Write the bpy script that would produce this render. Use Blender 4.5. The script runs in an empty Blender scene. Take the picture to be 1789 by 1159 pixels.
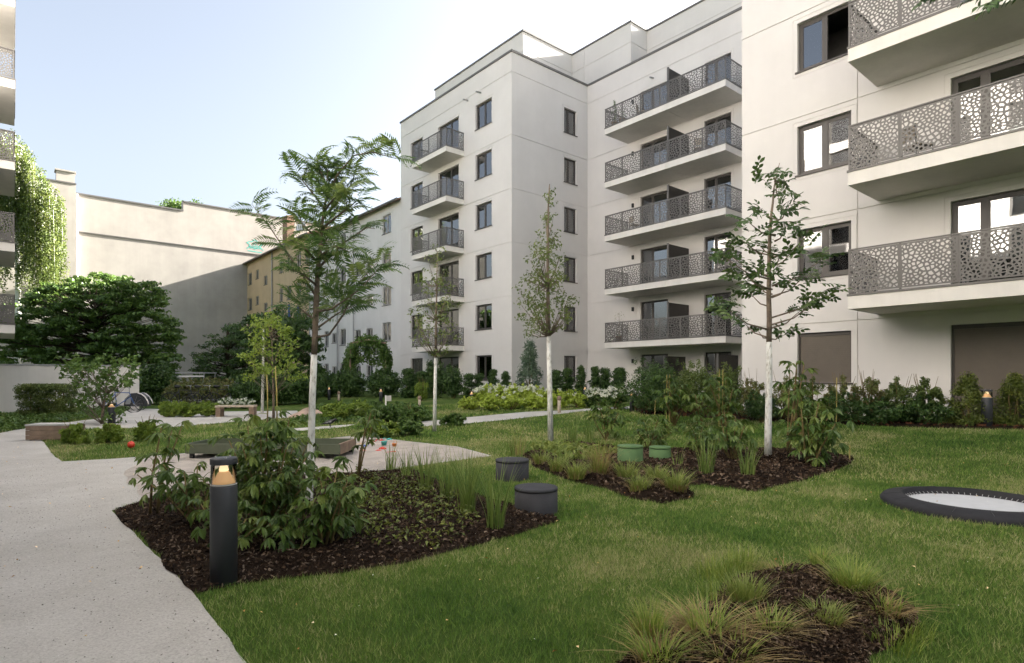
import bpy, bmesh, math, random
import numpy as np
from mathutils import Vector, Matrix, Quaternion

# ------------------------------------------------------------------ camera, sky, sun, exposure
scene = bpy.context.scene
EYE = 1.42            # eye height in metres
FOC, CX, HZ = 1035.0, 894.5, 658.0      # focal length / centre column / horizon row of the 1789 px wide photograph
FR = (0.6456, 0.7638)                    # viewing direction on the ground (X runs away to the right, Y along the facades)
RT = (0.7638, -0.6456)
cam_data = bpy.data.cameras.new('camera')
cam = bpy.data.objects.new('camera', cam_data)
scene.collection.objects.link(cam)
scene.camera = cam
cam.location = (0, 0, EYE)
cam.rotation_euler = (math.radians(90), 0, -math.atan2(FR[0], FR[1]))
cam_data.sensor_width = 36.0
cam_data.lens = 36.0 * FOC / 1789.0
cam_data.shift_y = (HZ - 579.5) / 1789.0
cam_data.clip_start = 0.1
cam_data.clip_end = 3000

SUN_EL, SUN_ROT = math.radians(23.0), math.radians(97.5)
world = bpy.data.worlds.new("World")
scene.world = world
world.use_nodes = True
wn = world.node_tree
bg = wn.nodes['Background']
sky = wn.nodes.new('ShaderNodeTexSky')
sky.sky_type = 'NISHITA'
sky.sun_disc = False
sky.sun_elevation = SUN_EL
sky.sun_rotation = SUN_ROT
sky.air_density = 1.0
sky.dust_density = 5.5
sky.ozone_density = 1.2
tint = wn.nodes.new('ShaderNodeHueSaturation')      # sky colour desaturated evenly, so the blue and its light turn paler
tint.inputs['Saturation'].default_value = 0.6
wn.links.new(sky.outputs[0], tint.inputs['Color'])
wn.links.new(tint.outputs[0], bg.inputs[0])
bg.inputs[1].default_value = 0.05

sun_d = bpy.data.lights.new('sun', 'SUN')
sun_d.energy = 5.0
sun_d.angle = math.radians(0.5)
sun_d.color = (1.0, 0.94, 0.85)
sun = bpy.data.objects.new('sun', sun_d)
scene.collection.objects.link(sun)
sv = Vector((math.sin(SUN_ROT) * math.cos(SUN_EL), math.cos(SUN_ROT) * math.cos(SUN_EL), math.sin(SUN_EL)))
sun.rotation_euler = (-sv).to_track_quat('-Z', 'Y').to_euler()
sun.location = (30, -30, 40)

scene.view_settings.view_transform = 'Standard'
scene.view_settings.look = 'None'
scene.view_settings.gamma = 1.0
scene.view_settings.use_curve_mapping = False
scene.view_settings.exposure = 3.02
scene.render.engine = 'CYCLES'
scene.cycles.max_bounces = 8
scene.cycles.diffuse_bounces = 4
scene.cycles.transparent_max_bounces = 8
scene.cycles.caustics_reflective = False
scene.cycles.caustics_refractive = False
scene.cycles.use_denoising = True
scene.cycles.sample_clamp_indirect = 6.0

rnd = random.Random(11)
nrg = np.random.default_rng(11)
COL = scene.collection

# ------------------------------------------------------------------ places
def hgt(X):
    t = min(1.0, max(0.0, (X - 9.0) / 6.0))
    return 0.33 * t * t * (3 - 2 * t)

def hgt_np(X):
    t = np.clip((X - 9.0) / 6.0, 0, 1)
    return 0.33 * t * t * (3 - 2 * t)

def P(px, py, d):
    """point seen at a photograph pixel, d metres in front of the eye"""
    x = (px - CX) / FOC * d
    return Vector((RT[0] * x + FR[0] * d, RT[1] * x + FR[1] * d, EYE + (HZ - py) * d / FOC))

def G(px, py):
    """point of the ground seen at a photograph pixel"""
    d = EYE * FOC / (py - HZ)
    for _ in range(40):
        q = P(px, py, d)
        d = 0.5 * d + 0.5 * (EYE - hgt(q.x)) * FOC / (py - HZ)
    q = P(px, py, d)
    q.z = hgt(q.x)
    return q

def dist(v):
    return FR[0] * v[0] + FR[1] * v[1]

def YonX(px, X):
    s = (px - CX) / FOC
    return X / (RT[0] * s + FR[0]) * (RT[1] * s + FR[1])

# ------------------------------------------------------------------ objects
def tag(o, label=None, cat=None, group=None, kind=None):
    if label: o['label'] = label
    if cat: o['category'] = cat
    if group: o['group'] = group
    if kind: o['kind'] = kind
    return o

def mk(name, me, mat=None, parent=None, loc=(0, 0, 0), rot=None, scale=None):
    if mat is not None and len(me.materials) == 0:
        me.materials.append(mat)
    o = bpy.data.objects.new(name, me)
    COL.objects.link(o)
    if parent is not None:
        o.parent = parent
    o.location = loc
    if rot is not None:
        if isinstance(rot, Quaternion):
            rot = rot.to_euler()
        o.rotation_euler = rot
    if scale is not None:
        o.scale = scale
    return o

def thing(name, label, cat, loc=(0, 0, 0), group=None, rz=0.0):
    o = bpy.data.objects.new(name, None)
    COL.objects.link(o)
    o.location = loc
    o.rotation_euler = (0, 0, rz)
    o.empty_display_size = 0.2
    return tag(o, label, cat, group)

class MB:
    def __init__(s):
        s.v = []; s.f = []
    def quad(s, a, b, c, d):
        n = len(s.v); s.v += [tuple(a), tuple(b), tuple(c), tuple(d)]; s.f.append((n, n + 1, n + 2, n + 3))
    def poly(s, pts):
        n = len(s.v); s.v += [tuple(p) for p in pts]; s.f.append(tuple(range(n, n + len(pts))))
    def box(s, x0, x1, y0, y1, z0, z1):
        n = len(s.v)
        s.v += [(x0, y0, z0), (x1, y0, z0), (x1, y1, z0), (x0, y1, z0), (x0, y0, z1), (x1, y0, z1), (x1, y1, z1), (x0, y1, z1)]
        for f in ((0, 3, 2, 1), (4, 5, 6, 7), (0, 1, 5, 4), (1, 2, 6, 5), (2, 3, 7, 6), (3, 0, 4, 7)):
            s.f.append(tuple(n + i for i in f))
        return s
    def tube(s, pts, radii, n=7, cap=True):
        pts = [Vector(p) for p in pts]
        if not hasattr(radii, '__len__'): radii = [radii] * len(pts)
        base = len(s.v)
        ref = None
        for i, p in enumerate(pts):
            t = (pts[min(i + 1, len(pts) - 1)] - pts[max(i - 1, 0)])
            if t.length < 1e-9: t = Vector((0, 0, 1))
            t.normalize()
            if ref is None:
                ref = Vector((1, 0, 0)) if abs(t.x) < 0.8 else Vector((0, 1, 0))
            a = (ref - t * ref.dot(t)).normalized()
            b = t.cross(a); ref = a
            for k in range(n):
                w = 2 * math.pi * k / n
                s.v.append(tuple(p + (a * math.cos(w) + b * math.sin(w)) * radii[i]))
        for i in range(len(pts) - 1):
            for k in range(n):
                k2 = (k + 1) % n
                s.f.append((base + i * n + k, base + i * n + k2, base + (i + 1) * n + k2, base + (i + 1) * n + k))
        if cap:
            s.f.append(tuple(base + k for k in reversed(range(n))))
            s.f.append(tuple(base + (len(pts) - 1) * n + k for k in range(n)))
        return s
    def lathe(s, prof, n=24, c=(0, 0, 0)):
        base = len(s.v)
        for r, z in prof:
            for k in range(n):
                w = 2 * math.pi * k / n
                s.v.append((c[0] + r * math.cos(w), c[1] + r * math.sin(w), c[2] + z))
        for i in range(len(prof) - 1):
            for k in range(n):
                k2 = (k + 1) % n
                s.f.append((base + i * n + k, base + i * n + k2, base + (i + 1) * n + k2, base + (i + 1) * n + k))
        if prof[0][0] > 1e-4: s.f.append(tuple(base + k for k in reversed(range(n))))
        if prof[-1][0] > 1e-4: s.f.append(tuple(base + (len(prof) - 1) * n + k for k in range(n)))
        return s
    def mesh(s, name, smooth=False):
        me = bpy.data.meshes.new(name)
        me.from_pydata(s.v, [], s.f)
        if smooth:
            me.polygons.foreach_set('use_smooth', [True] * len(me.polygons))
        me.update()
        return me

def np_mesh(name, verts, faces):
    """verts (n,3); faces (m,k) of one size k"""
    me = bpy.data.meshes.new(name)
    m, k = faces.shape
    me.vertices.add(len(verts)); me.vertices.foreach_set('co', np.ascontiguousarray(verts, dtype=np.float32).ravel())
    me.loops.add(m * k); me.loops.foreach_set('vertex_index', np.ascontiguousarray(faces, dtype=np.int32).ravel())
    me.polygons.add(m)
    me.polygons.foreach_set('loop_start', np.arange(0, m * k, k, dtype=np.int32))
    me.polygons.foreach_set('loop_total', np.full(m, k, dtype=np.int32))
    me.update(calc_edges=True)
    me.validate()
    return me

# ------------------------------------------------------------------ materials
def new_mat(name):
    m = bpy.data.materials.new(name); m.use_nodes = True
    nt = m.node_tree
    return m, nt, nt.nodes['Principled BSDF']

def ramp(nt, fac, stops):
    r = nt.nodes.new('ShaderNodeValToRGB')
    cr = r.color_ramp
    while len(cr.elements) < len(stops): cr.elements.new(0.5)
    for e, (p, c) in zip(cr.elements, stops):
        e.position = p; e.color = (*c, 1)
    nt.links.new(fac, r.inputs[0])
    return r.outputs[0]

def noise(nt, scale, detail=4, rough=0.6, coord='Object', vec=None):
    n = nt.nodes.new('ShaderNodeTexNoise')
    n.inputs['Scale'].default_value = scale; n.inputs['Detail'].default_value = detail; n.inputs['Roughness'].default_value = rough
    if vec is None:
        tc = nt.nodes.new('ShaderNodeTexCoord'); vec = tc.outputs[coord]
    nt.links.new(vec, n.inputs['Vector'])
    return n.outputs['Fac']

def bump(nt, b, h, strength, distance):
    n = nt.nodes.new('ShaderNodeBump'); n.inputs['Strength'].default_value = strength; n.inputs['Distance'].default_value = distance
    nt.links.new(h, n.inputs['Height']); nt.links.new(n.outputs[0], b.inputs['Normal'])

def surf(name, c, rough=0.8, var=0.12, scale=3.0, fine=60.0, bstr=0.25, bdist=0.01, spec=0.3, metal=0.0, streak=0.0):
    """matte surface whose colour wanders a little, with fine relief"""
    m, nt, b = new_mat(name)
    lo = tuple(max(0, x * (1 - var)) for x in c); hi = tuple(min(1, x * (1 + var)) for x in c)
    f = noise(nt, scale, 6, 0.65)
    col = ramp(nt, f, [(0.3, lo), (0.7, hi)])
    if streak:
        tc = nt.nodes.new('ShaderNodeTexCoord'); mp = nt.nodes.new('ShaderNodeMapping')
        mp.inputs['Scale'].default_value = (1.6, 1.6, 0.07)
        nt.links.new(tc.outputs['Object'], mp.inputs[0])
        sf = noise(nt, 1.4, 5, 0.7, vec=mp.outputs[0])
        dk = ramp(nt, sf, [(0.42, (1 - streak,) * 3), (0.6, (1, 1, 1))])
        mx = nt.nodes.new('ShaderNodeMixRGB'); mx.blend_type = 'MULTIPLY'; mx.inputs[0].default_value = 1
        nt.links.new(col, mx.inputs[1]); nt.links.new(dk, mx.inputs[2]); col = mx.outputs[0]
    nt.links.new(col, b.inputs['Base Color'])
    b.inputs['Roughness'].default_value = rough
    b.inputs['Specular IOR Level'].default_value = spec
    b.inputs['Metallic'].default_value = metal
    if bstr: bump(nt, b, noise(nt, fine, 5, 0.7), bstr, bdist)
    return m

def leafm(name, cols, trans=0.35, rough=0.45, spec=0.4, objrand=False, big=0.0):
    """foliage: colour differs from leaf to leaf, light comes through"""
    m, nt, b = new_mat(name)
    if objrand:
        oi = nt.nodes.new('ShaderNodeObjectInfo'); f = oi.outputs['Random']
    else:
        g = nt.nodes.new('ShaderNodeNewGeometry'); f = g.outputs['Random Per Island']
    if big:
        nf = noise(nt, big, 3, 0.6)
        mx = nt.nodes.new('ShaderNodeMath'); mx.operation = 'MULTIPLY_ADD'; mx.inputs[1].default_value = 0.45
        sc = nt.nodes.new('ShaderNodeMath'); sc.operation = 'MULTIPLY_ADD'; sc.inputs[1].default_value = 1.6; sc.inputs[2].default_value = -0.52
        nt.links.new(nf, sc.inputs[0])
        nt.links.new(f, mx.inputs[0]); nt.links.new(sc.outputs[0], mx.inputs[2]); f = mx.outputs[0]
    if name.endswith('leaf') or name in ('pinnate_frond', 'leaf_spray', 'yew_needle', 'blue_green_needle', 'reed_blade', 'green_grass_blade'): cols = [(c[0] * 1.95, c[1] * 1.75, c[2] * 1.5) for c in cols]
    n = len(cols)
    col = ramp(nt, f, [(i / (n - 1), c) for i, c in enumerate(cols)])
    nt.links.new(col, b.inputs['Base Color'])
    b.inputs['Roughness'].default_value = rough
    b.inputs['Specular IOR Level'].default_value = spec
    tr = nt.nodes.new('ShaderNodeBsdfTranslucent')
    hs = nt.nodes.new('ShaderNodeHueSaturation'); hs.inputs['Value'].default_value = 1.5; hs.inputs['Hue'].default_value = 0.48
    nt.links.new(col, hs.inputs['Color']); nt.links.new(hs.outputs[0], tr.inputs['Color'])
    mix = nt.nodes.new('ShaderNodeMixShader'); mix.inputs[0].default_value = trans
    nt.links.new(b.outputs[0], mix.inputs[1]); nt.links.new(tr.outputs[0], mix.inputs[2])
    nt.links.new(mix.outputs[0], nt.nodes['Material Output'].inputs['Surface'])
    return m

def glassm(name, tint=(0.75, 0.8, 0.8), ior=2.9):
    m = bpy.data.materials.new(name); m.use_nodes = True
    nt = m.node_tree; nt.nodes.clear()
    out = nt.nodes.new('ShaderNodeOutputMaterial'); mix = nt.nodes.new('ShaderNodeMixShader')
    fr = nt.nodes.new('ShaderNodeFresnel'); fr.inputs[0].default_value = ior
    tr = nt.nodes.new('ShaderNodeBsdfTransparent'); tr.inputs[0].default_value = (*tint, 1)
    gl = nt.nodes.new('ShaderNodeBsdfGlossy'); gl.inputs['Roughness'].default_value = 0.015
    tc = nt.nodes.new('ShaderNodeTexCoord')
    bm_ = nt.nodes.new('ShaderNodeBump'); bm_.inputs['Strength'].default_value = 0.05; bm_.inputs['Distance'].default_value = 0.02
    nt.links.new(noise(nt, 1.6, 1, 0.4), bm_.inputs['Height']); nt.links.new(bm_.outputs[0], gl.inputs['Normal'])
    nt.links.new(fr.outputs[0], mix.inputs[0]); nt.links.new(tr.outputs[0], mix.inputs[1]); nt.links.new(gl.outputs[0], mix.inputs[2])
    nt.links.new(mix.outputs[0], out.inputs[0])
    return m

M = {}
M['render'] = surf('white_render', (0.635, 0.612, 0.592), 0.9, 0.045, 0.5, 90, 0.25, 0.004, 0.2, streak=0.012)
M['render_grey'] = surf('old_white_render', (0.66, 0.64, 0.62), 0.9, 0.06, 0.5, 60, 0.3, 0.006, 0.2, streak=0.03)
M['beige'] = surf('beige_render', (0.53, 0.41, 0.28), 0.9, 0.09, 0.6, 50, 0.3, 0.006, 0.2, streak=0.04)
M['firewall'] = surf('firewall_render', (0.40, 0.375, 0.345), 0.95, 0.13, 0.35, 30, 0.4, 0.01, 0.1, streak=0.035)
M['slab'] = surf('balcony_concrete', (0.70, 0.67, 0.63), 0.9, 0.05, 1.2, 80, 0.2, 0.003, 0.2, streak=0.05)
M['metal'] = surf('taupe_metal', (0.115, 0.107, 0.10), 0.5, 0.06, 4, 200, 0.05, 0.001, 0.5)
M['frame'] = surf('window_frame', (0.055, 0.048, 0.042), 0.45, 0.1, 5, 100, 0.05, 0.001, 0.5)
M['frame_old'] = surf('old_window_frame', (0.35, 0.34, 0.33), 0.6, 0.1, 5, 100, 0.05, 0.001, 0.4)
M['coping'] = surf('coping_metal', (0.12, 0.115, 0.11), 0.5, 0.08, 3, 100, 0.05, 0.001, 0.5)
M['screen'] = surf('privacy_screen', (0.05, 0.046, 0.042), 0.6, 0.1, 3, 100, 0.05, 0.001, 0.3)
M['shutter'] = surf('roller_shutter', (0.125, 0.105, 0.085), 0.55, 0.08, 3, 100, 0.05, 0.001, 0.4)
M['interior'] = surf('dark_room', (0.10, 0.094, 0.088), 0.9, 0.4, 0.7, 10, 0.0)
M['curtain'] = surf('curtain_cloth', (0.62, 0.62, 0.62), 0.9, 0.06, 5, 60, 0.2, 0.004, 0.1)
M['glass'] = glassm('window_glass')
M['roof'] = surf('roof_tiles', (0.20, 0.115, 0.085), 0.85, 0.3, 2.0, 20, 0.5, 0.03, 0.2)
M['roof_flat'] = surf('flat_roof', (0.2, 0.19, 0.18), 0.9, 0.15, 1, 30, 0.3, 0.01, 0.2)
M['brick'] = surf('chimney_brick', (0.26, 0.17, 0.125), 0.9, 0.25, 3, 30, 0.5, 0.02, 0.2)
M['zinc'] = surf('zinc_pipe', (0.32, 0.32, 0.32), 0.5, 0.1, 4, 60, 0.1, 0.002, 0.5)
def lime_paint():
    m, nt, b = new_mat('white_lime_paint')
    tc = nt.nodes.new('ShaderNodeTexCoord'); mp = nt.nodes.new('ShaderNodeMapping'); mp.inputs['Scale'].default_value = (1, 1, .35)
    nt.links.new(tc.outputs['Object'], mp.inputs[0])
    f = noise(nt, 22, 6, .7, vec=mp.outputs[0])
    c = ramp(nt, f, [(.30, (.16, .13, .10)), (.40, (.45, .43, .39)), (.50, (.66, .66, .63)), (.75, (.74, .74, .71))])
    nt.links.new(c, b.inputs['Base Color']); b.inputs['Roughness'].default_value = .9; b.inputs['Specular IOR Level'].default_value = .15
    bump(nt, b, f, .6, .008)
    M['white_paint'] = m
lime_paint()
M['bark'] = surf('grey_brown_bark', (0.19, 0.15, 0.115), 0.95, 0.35, 14, 60, 0.8, 0.01, 0.15)
M['bark_dark'] = surf('dark_bark', (0.06, 0.045, 0.033), 0.95, 0.35, 10, 60, 0.8, 0.01, 0.15)
M['stem'] = surf('green_brown_stem', (0.16, 0.12, 0.05), 0.8, 0.3, 8, 60, 0.4, 0.004, 0.2)
M['cane'] = surf('yellow_cane', (0.36, 0.30, 0.10), 0.7, 0.2, 8, 60, 0.3, 0.003, 0.3)
M['anthracite'] = surf('anthracite_paint', (0.035, 0.037, 0.043), 0.5, 0.12, 5, 140, 0.1, 0.002, 0.45)
M['rubber'] = surf('black_rubber', (0.02, 0.02, 0.023), 0.75, 0.3, 8, 70, 0.35, 0.004, 0.3)
M['seat_dark'] = surf('dark_concrete', (0.045, 0.045, 0.05), 0.8, 0.2, 5, 70, 0.4, 0.004, 0.3)
M['seat_green'] = surf('green_rubber', (0.085, 0.155, 0.06), 0.75, 0.12, 6, 70, 0.3, 0.003, 0.3)
M['olive'] = surf('olive_green_board', (0.105, 0.12, 0.08), 0.7, 0.12, 5, 40, 0.25, 0.003, 0.3)
M['wood'] = surf('weathered_wood', (0.26, 0.19, 0.14), 0.8, 0.25, 6, 40, 0.4, 0.004, 0.2)
M['wood_pale'] = surf('pale_wood', (0.45, 0.38, 0.30), 0.8, 0.15, 6, 40, 0.3, 0.004, 0.2)
M['concrete'] = surf('pale_concrete', (0.45, 0.44, 0.42), 0.9, 0.1, 4, 40, 0.3, 0.004, 0.2)
M['black'] = surf('black_plastic', (0.015, 0.015, 0.016), 0.5, 0.2, 5, 60, 0.1, 0.002, 0.4)
M['grey_cloth'] = surf('grey_cloth', (0.30, 0.31, 0.32), 0.8, 0.1, 5, 60, 0.2, 0.003, 0.2)
M['dish'] = surf('white_dish', (0.7, 0.68, 0.66), 0.6, 0.06, 5, 60, 0.05, 0.002, 0.3)
M['mat'] = surf('trampoline_mat', (0.52, 0.53, 0.54), 0.8, 0.05, 8, 160, 0.3, 0.003, 0.2)
M['teal'] = surf('teal_spray_paint', (0.10, 0.42, 0.36), 0.8, 0.15, 8, 60, 0.1, 0.002, 0.2)
M['bluecloth'] = surf('blue_cloth', (0.05, 0.09, 0.35), 0.8, 0.2, 8, 60, 0.2, 0.003, 0.2)

def toy(name, c):
    return surf(name, c, 0.45, 0.06, 5, 60, 0.03, 0.001, 0.5)
M['red'] = toy('red_plastic', (0.65, 0.05, 0.025)); M['orange'] = toy('orange_plastic', (0.75, 0.22, 0.04))
M['turq'] = toy('turquoise_plastic', (0.06, 0.45, 0.42)); M['blue'] = toy('blue_plastic', (0.05, 0.12, 0.35))
M['yellow'] = toy('yellow_plastic', (0.62, 0.38, 0.05)); M['pink'] = toy('salmon_plastic', (0.68, 0.28, 0.18))

def emis(name, c, s):
    m, nt, b = new_mat(name)
    b.inputs['Base Color'].default_value = (*c, 1); b.inputs['Emission Color'].default_value = (*c, 1); b.inputs['Emission Strength'].default_value = s
    return m
M['lamp'] = emis('warm_lamp', (1.0, 0.60, 0.30), 0.045)
M['lamp_core'] = emis('warm_lamp_core', (1.0, 0.72, 0.42), 0.16)
M['lampglass'] = glassm('lamp_glass', (0.92, 0.9, 0.86), 1.45)

def groundm():
    # lawn soil
    m, nt, b = new_mat('lawn_soil')
    f = noise(nt, 0.55, 5, 0.62); 
    col = ramp(nt, f, [(0.34, (0.040, 0.080, 0.014)), (0.54, (0.085, 0.130, 0.026)), (0.74, (0.20, 0.20, 0.075))])
    nt.links.new(col, b.inputs['Base Color']); b.inputs['Roughness'].default_value = 0.95; b.inputs['Specular IOR Level'].default_value = 0.1
    bump(nt, b, noise(nt, 45, 6, 0.75), 0.9, 0.03)
    M['lawn'] = m
    m, nt, b = new_mat('grass_blades')
    tc = nt.nodes.new('ShaderNodeTexCoord')
    f = noise(nt, 0.55, 5, 0.62); f2 = noise(nt, 3.2, 6, 0.75)
    g = nt.nodes.new('ShaderNodeNewGeometry')
    a = nt.nodes.new('ShaderNodeMath'); a.operation = 'MULTIPLY_ADD'; a.inputs[1].default_value = 0.30
    nt.links.new(g.outputs['Random Per Island'], a.inputs[0]); nt.links.new(f, a.inputs[2])
    a2 = nt.nodes.new('ShaderNodeMath'); a2.operation = 'MULTIPLY_ADD'; a2.inputs[1].default_value = 0.42
    nt.links.new(f2, a2.inputs[0]); nt.links.new(a.outputs[0], a2.inputs[2])
    col = ramp(nt, a2.outputs[0], [(0.52, (0.040, 0.098, 0.016)), (0.67, (0.100, 0.195, 0.030)), (0.84, (0.170, 0.265, 0.050)), (0.95, (0.31, 0.34, 0.11)), (1.0, (0.45, 0.42, 0.21))])
    nt.links.new(col, b.inputs['Base Color']); b.inputs['Roughness'].default_value = 0.6; b.inputs['Specular IOR Level'].default_value = 0.25
    tr = nt.nodes.new('ShaderNodeBsdfTranslucent'); nt.links.new(col, tr.inputs['Color'])
    mix = nt.nodes.new('ShaderNodeMixShader'); mix.inputs[0].default_value = 0.3
    nt.links.new(b.outputs[0], mix.inputs[1]); nt.links.new(tr.outputs[0], mix.inputs[2]); nt.links.new(mix.outputs[0], nt.nodes['Material Output'].inputs['Surface'])
    M['blade'] = m
    # gravel path
    m, nt, b = new_mat('path_gravel')
    f = noise(nt, 70, 8, 0.8); f2 = noise(nt, 0.9, 5, 0.65)
    c1 = ramp(nt, f, [(0.30, (0.34, 0.325, 0.30)), (0.5, (0.54, 0.52, 0.485)), (0.72, (0.70, 0.68, 0.64))])
    c2 = ramp(nt, f2, [(0.3, (0.80, 0.79, 0.77)), (0.68, (1.0, 1.0, 1.0))])
    mx = nt.nodes.new('ShaderNodeMixRGB'); mx.blend_type = 'MULTIPLY'; mx.inputs[0].default_value = 1
    nt.links.new(c1, mx.inputs[1]); nt.links.new(c2, mx.inputs[2]); nt.links.new(mx.outputs[0], b.inputs['Base Color'])
    b.inputs['Roughness'].default_value = 0.95; b.inputs['Specular IOR Level'].default_value = 0.1
    bump(nt, b, noise(nt, 110, 6, 0.8), 0.8, 0.012)
    M['gravel'] = m
    M['sand'] = surf('play_sand', (0.50, 0.45, 0.40), 0.95, 0.18, 2.2, 24, 1.0, 0.05, 0.1)
    m, nt, b = new_mat('bark_mulch')
    f = noise(nt, 38, 8, 0.8)
    col = ramp(nt, f, [(0.32, (0.010, 0.007, 0.005)), (0.55, (0.035, 0.022, 0.014)), (0.75, (0.085, 0.052, 0.032))])
    nt.links.new(col, b.inputs['Base Color']); b.inputs['Roughness'].default_value = 0.95; b.inputs['Specular IOR Level'].default_value = 0.1
    bump(nt, b, noise(nt, 30, 8, 0.85), 1.0, 0.06)
    M['mulch'] = m
    M['chips'] = leafm('mulch_chips', [(0.012, 0.008, 0.006), (0.03, 0.019, 0.012), (0.055, 0.034, 0.021), (0.10, 0.065, 0.042), (0.20, 0.15, 0.11)], 0.0, 0.9, 0.15)
    M['mulch_red'] = leafm('red_mulch_chips', [(0.05, 0.02, 0.012), (0.10, 0.04, 0.022), (0.16, 0.075, 0.04)], 0.0, 0.9, 0.15)
groundm()
M['leaf_dark'] = leafm('dark_leaf', [(0.017, 0.040, 0.011), (0.028, 0.062, 0.016), (0.048, 0.094, 0.024)], 0.18, 0.4, 0.4, big=1.6)
M['leaf_mid'] = leafm('mid_green_leaf', [(0.026, 0.058, 0.014), (0.045, 0.092, 0.022), (0.072, 0.130, 0.032)], 0.3, big=1.3)
M['leaf_bright'] = leafm('bright_green_leaf', [(0.06, 0.11, 0.020), (0.10, 0.165, 0.030), (0.16, 0.22, 0.045)], 0.4, big=1.5)
M['leaf_lime'] = leafm('lime_leaf', [(0.13, 0.20, 0.035), (0.20, 0.28, 0.055), (0.28, 0.36, 0.085)], 0.4, big=2)
M['leaf_yew'] = leafm('yew_needle', [(0.035, 0.055, 0.012), (0.06, 0.088, 0.018), (0.11, 0.135, 0.028)], 0.2, big=3)
M['leaf_birch'] = leafm('birch_leaf', [(0.035, 0.062, 0.018), (0.06, 0.095, 0.026), (0.095, 0.125, 0.042)], 0.3, big=0.8)
M['leaf_olive'] = leafm('olive_leaf', [(0.036, 0.062, 0.018), (0.062, 0.098, 0.028), (0.11, 0.145, 0.048)], 0.3, big=1.4)
M['leaf_red'] = leafm('reddish_leaf', [(0.06, 0.06, 0.024), (0.085, 0.085, 0.034), (0.075, 0.115, 0.036), (0.12, 0.085, 0.05)], 0.3, big=2)
M['leaf_blue'] = leafm('blue_green_needle', [(0.035, 0.065, 0.045), (0.055, 0.095, 0.065), (0.085, 0.13, 0.09)], 0.15, big=1.5)
M['frond'] = leafm('pinnate_frond', [(0.027, 0.065, 0.020), (0.048, 0.098, 0.030), (0.085, 0.132, 0.045)], 0.38, objrand=True)
M['spray'] = leafm('leaf_spray', [(0.018, 0.042, 0.013), (0.030, 0.064, 0.018), (0.05, 0.088, 0.028)], 0.25, objrand=True)
M['peony'] = leafm('compound_leaf', [(0.026, 0.056, 0.012), (0.045, 0.085, 0.018), (0.085, 0.125, 0.030)], 0.25, 0.42, 0.4, objrand=True)
M['g_green'] = leafm('green_grass_blade', [(0.06, 0.11, 0.02), (0.10, 0.16, 0.03), (0.17, 0.21, 0.055)], 0.35, 0.5)
M['g_reed'] = leafm('reed_blade', [(0.045, 0.085, 0.022), (0.075, 0.125, 0.032), (0.12, 0.17, 0.055)], 0.35, 0.5)
M['g_dry'] = leafm('dry_grass_blade', [(0.20, 0.13, 0.05), (0.32, 0.23, 0.09), (0.40, 0.32, 0.15)], 0.3, 0.6)
M['g_lime'] = leafm('lime_grass_blade', [(0.12, 0.17, 0.03), (0.19, 0.25, 0.05), (0.27, 0.31, 0.08)], 0.35, 0.5)
M['flower'] = leafm('white_flower', [(0.62, 0.64, 0.50), (0.72, 0.73, 0.62), (0.78, 0.78, 0.72)], 0.25, 0.7, 0.2)

# ------------------------------------------------------------------ ground sheets
def inside(poly, X, Y):
    X = np.asarray(X); Y = np.asarray(Y)
    r = np.zeros(X.shape, bool)
    n = len(poly)
    for i in range(n):
        x0, y0 = poly[i]; x1, y1 = poly[(i + 1) % n]
        if y0 == y1: continue
        c = ((y0 > Y) != (y1 > Y)) & (X < (x1 - x0) * (Y - y0) / (y1 - y0) + x0)
        r ^= c
    return r

def edge_dist(poly, X, Y):
    d = np.full(np.shape(X), 1e9)
    n = len(poly)
    for i in range(n):
        ax, ay = poly[i]; bx, by = poly[(i + 1) % n]
        vx, vy = bx - ax, by - ay
        t = np.clip(((X - ax) * vx + (Y - ay) * vy) / (vx * vx + vy * vy + 1e-12), 0, 1)
        d = np.minimum(d, np.hypot(X - ax - t * vx, Y - ay - t * vy))
    return d

def ragged(pts, step=0.25, amp=0.05, seed=1):
    """outline of a bed or path with a slightly uneven edge"""
    r = random.Random(seed); out = []
    for i in range(len(pts)):
        a = pts[i]; b = pts[(i + 1) % len(pts)]
        L = math.hypot(b[0] - a[0], b[1] - a[1]); n = max(1, int(L / step))
        n = min(n, 60)
        for k in range(n):
            t = k / n; j = amp if k else 0
            out.append((a[0] + (b[0] - a[0]) * t + r.uniform(-j, j), a[1] + (b[1] - a[1]) * t + r.uniform(-j, j)))
    return out

def gpoly(px, step=0.3, amp=0.04, seed=1):
    return ragged([tuple(G(*p)[:2]) for p in px], step, amp, seed)

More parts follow.
